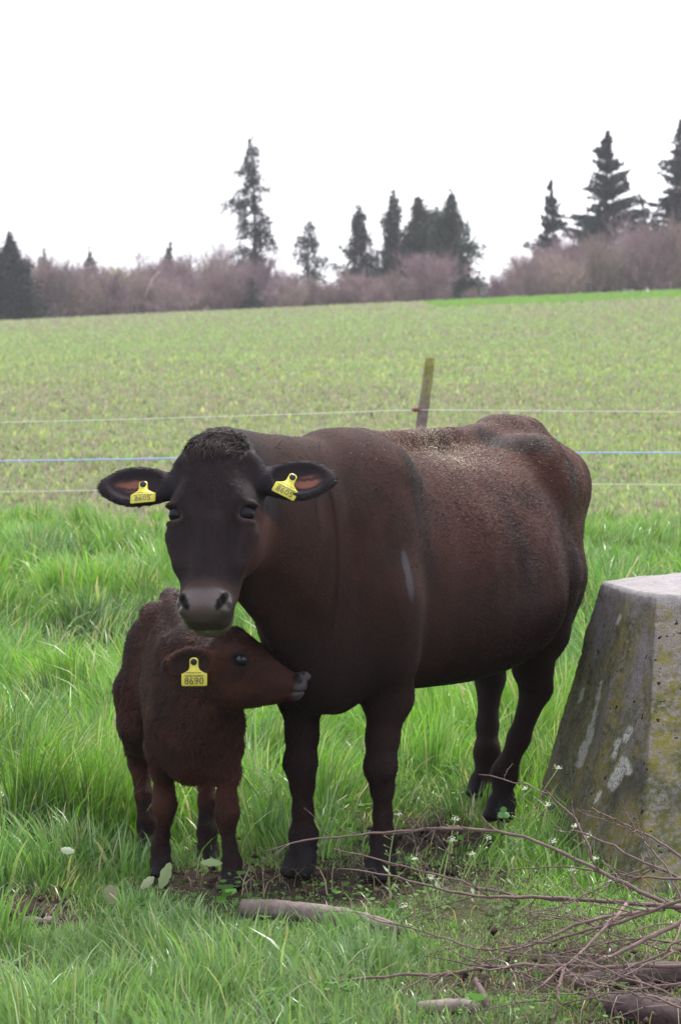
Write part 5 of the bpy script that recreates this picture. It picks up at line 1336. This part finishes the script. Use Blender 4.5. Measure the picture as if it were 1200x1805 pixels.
    # stones and clods
    def stone(px, py, Yv, r, c, label, seed, name='stone'):
        import bmesh
        bm = bmesh.new(); bmesh.ops.create_icosphere(bm, subdivisions=4, radius=1); V = np.array([v.co[:] for v in bm.verts]); Fq = np.array([[v.index for v in f.verts] for f in bm.faces]); bm.free()
        V = V * (1 + .30 * vnoise(V, 1.1, seed, 2) + .06 * vnoise(V, 5, seed, 2))[:, None] * np.array(r)
        o = mesh_np(name, V, Fq, M_stone, attrs={'tint': np.array(c) * (1 + .35 * vnoise(V, 60, seed, 2))[:, None]}); p = at(px, py, Yv); o.location = (p[0], p[1], float(terrain(p[0], p[1])) + r[2] * .5); tag(o, label, 'stone')
    M_stone = mat('stone', attr='tint', rough=.9, spec=.15, bump=(160, .003))
    gy2 = lambda y: CAM_H * FPX / (y - HORIZ)
    stone(832, 1420, 10.2, (.026, .022, .018), (.19, .15, .15), 'rounded pinkish-grey stone on the bare soil left of the hind hooves', 1)
    stone(868, 1374, 10.75, (.020, .018, .022), (.50, .50, .50), 'small white stone behind the hind hooves', 2)
    stone(800, 1448, 9.95, (.034, .026, .016), (.10, .075, .07), 'flat brown stone in the bare soil before the hind hooves', 3)
    stone(52, 1622, gy2(1622), (.030, .022, .015), (.14, .10, .10), 'brown clod on the bare soil patch, left one of the pair', 4, 'clod')
    stone(84, 1616, gy2(1622), (.022, .020, .012), (.17, .13, .12), 'smaller greyish clod on the bare soil patch, right of the brown one', 5, 'clod')

# ---------------------------------------------------------------- hay chaff on the cow's back
def chaff():
    g = np.random.default_rng(909); V, F, N = COW_V, COW_F, COW_N
    cen = V[F].mean(1); nn = N[F].mean(1); y, z, x = cen[:, 1], cen[:, 2], cen[:, 0]
    w = np.exp(-((y + .60) / .17) ** 2) * sstep(1.15, 1.23, z) * (.35 + sstep(-.2, .5, vnoise(cen, 14, 5, 2))) + .014 * sstep(.9, 1.2, z) * (y < .0) * (nn[:, 2] > .1) + .10 * np.exp(-((y + .25) / .25) ** 2) * sstep(1.2, 1.26, z)
    w = w * np.linalg.norm(np.cross(V[F[:, 1]] - V[F[:, 0]], V[F[:, 3]] - V[F[:, 0]]), axis=1) * (nn[:, 2] > -.1)
    n = 8500; f = g.choice(len(F), n, p=w / w.sum()); P = cen[f] + g.normal(0, .004, (n, 3)); Nn = nn[f] / np.linalg.norm(nn[f], axis=1, keepdims=True)
    d = g.normal(0, 1, (n, 3)); d -= Nn * (d * Nn).sum(1, keepdims=True) * .85; d /= np.linalg.norm(d, axis=1, keepdims=True); s = np.cross(Nn, d)
    L = g.uniform(.0007, .0022, n); L[:26] = g.uniform(.010, .022, 26); W = g.uniform(.0004, .0008, n)
    P = P + Nn * .010
    Vv = np.stack([P - d * L[:, None] - s * W[:, None], P - d * L[:, None] + s * W[:, None], P + d * L[:, None] + s * W[:, None], P + d * L[:, None] - s * W[:, None]], 1).reshape(-1, 3)
    C = np.array([.34, .26, .18]) * g.uniform(.6, 1.4, n)[:, None]
    Vw = Vv @ BM[:3, :3].T + BM[:3, 3]
    o = mesh_np('hay_chaff', Vw, np.arange(n * 4).reshape(n, 4), mat('hay', attr='tint', rough=.6), sm=False, attrs={'tint': np.repeat(np.clip(C, 0, .7), 4, 0)})
    tag(o, 'pale hay chaff sprinkled over the cow\'s back', 'hay', kind='stuff')
chaff()


# ---------------------------------------------------------------- the air between here and the far trees
if 'nohaze' not in DEV:
    V = np.array([(x, y, z) for x in (-640, 640) for y in (-80, 740) for z in (-3, 24)], float)
    hm = bpy.data.materials.new('haze'); hm.use_nodes = True; t = hm.node_tree; t.nodes.clear()
    ho = t.nodes.new('ShaderNodeOutputMaterial'); pv = t.nodes.new('ShaderNodeVolumePrincipled')
    pv.inputs['Color'].default_value = (.93, .92, 1, 1); pv.inputs['Density'].default_value = .00038; t.links.new(pv.outputs['Volume'], ho.inputs['Volume'])
    hz_o = mesh_np('haze', V, np.array([(0, 1, 3, 2), (4, 6, 7, 5), (0, 4, 5, 1), (2, 3, 7, 6), (0, 2, 6, 4), (1, 5, 7, 3)]), hm, sm=False)
    tag(hz_o, 'thin pale haze over the whole field', 'haze', kind='stuff')
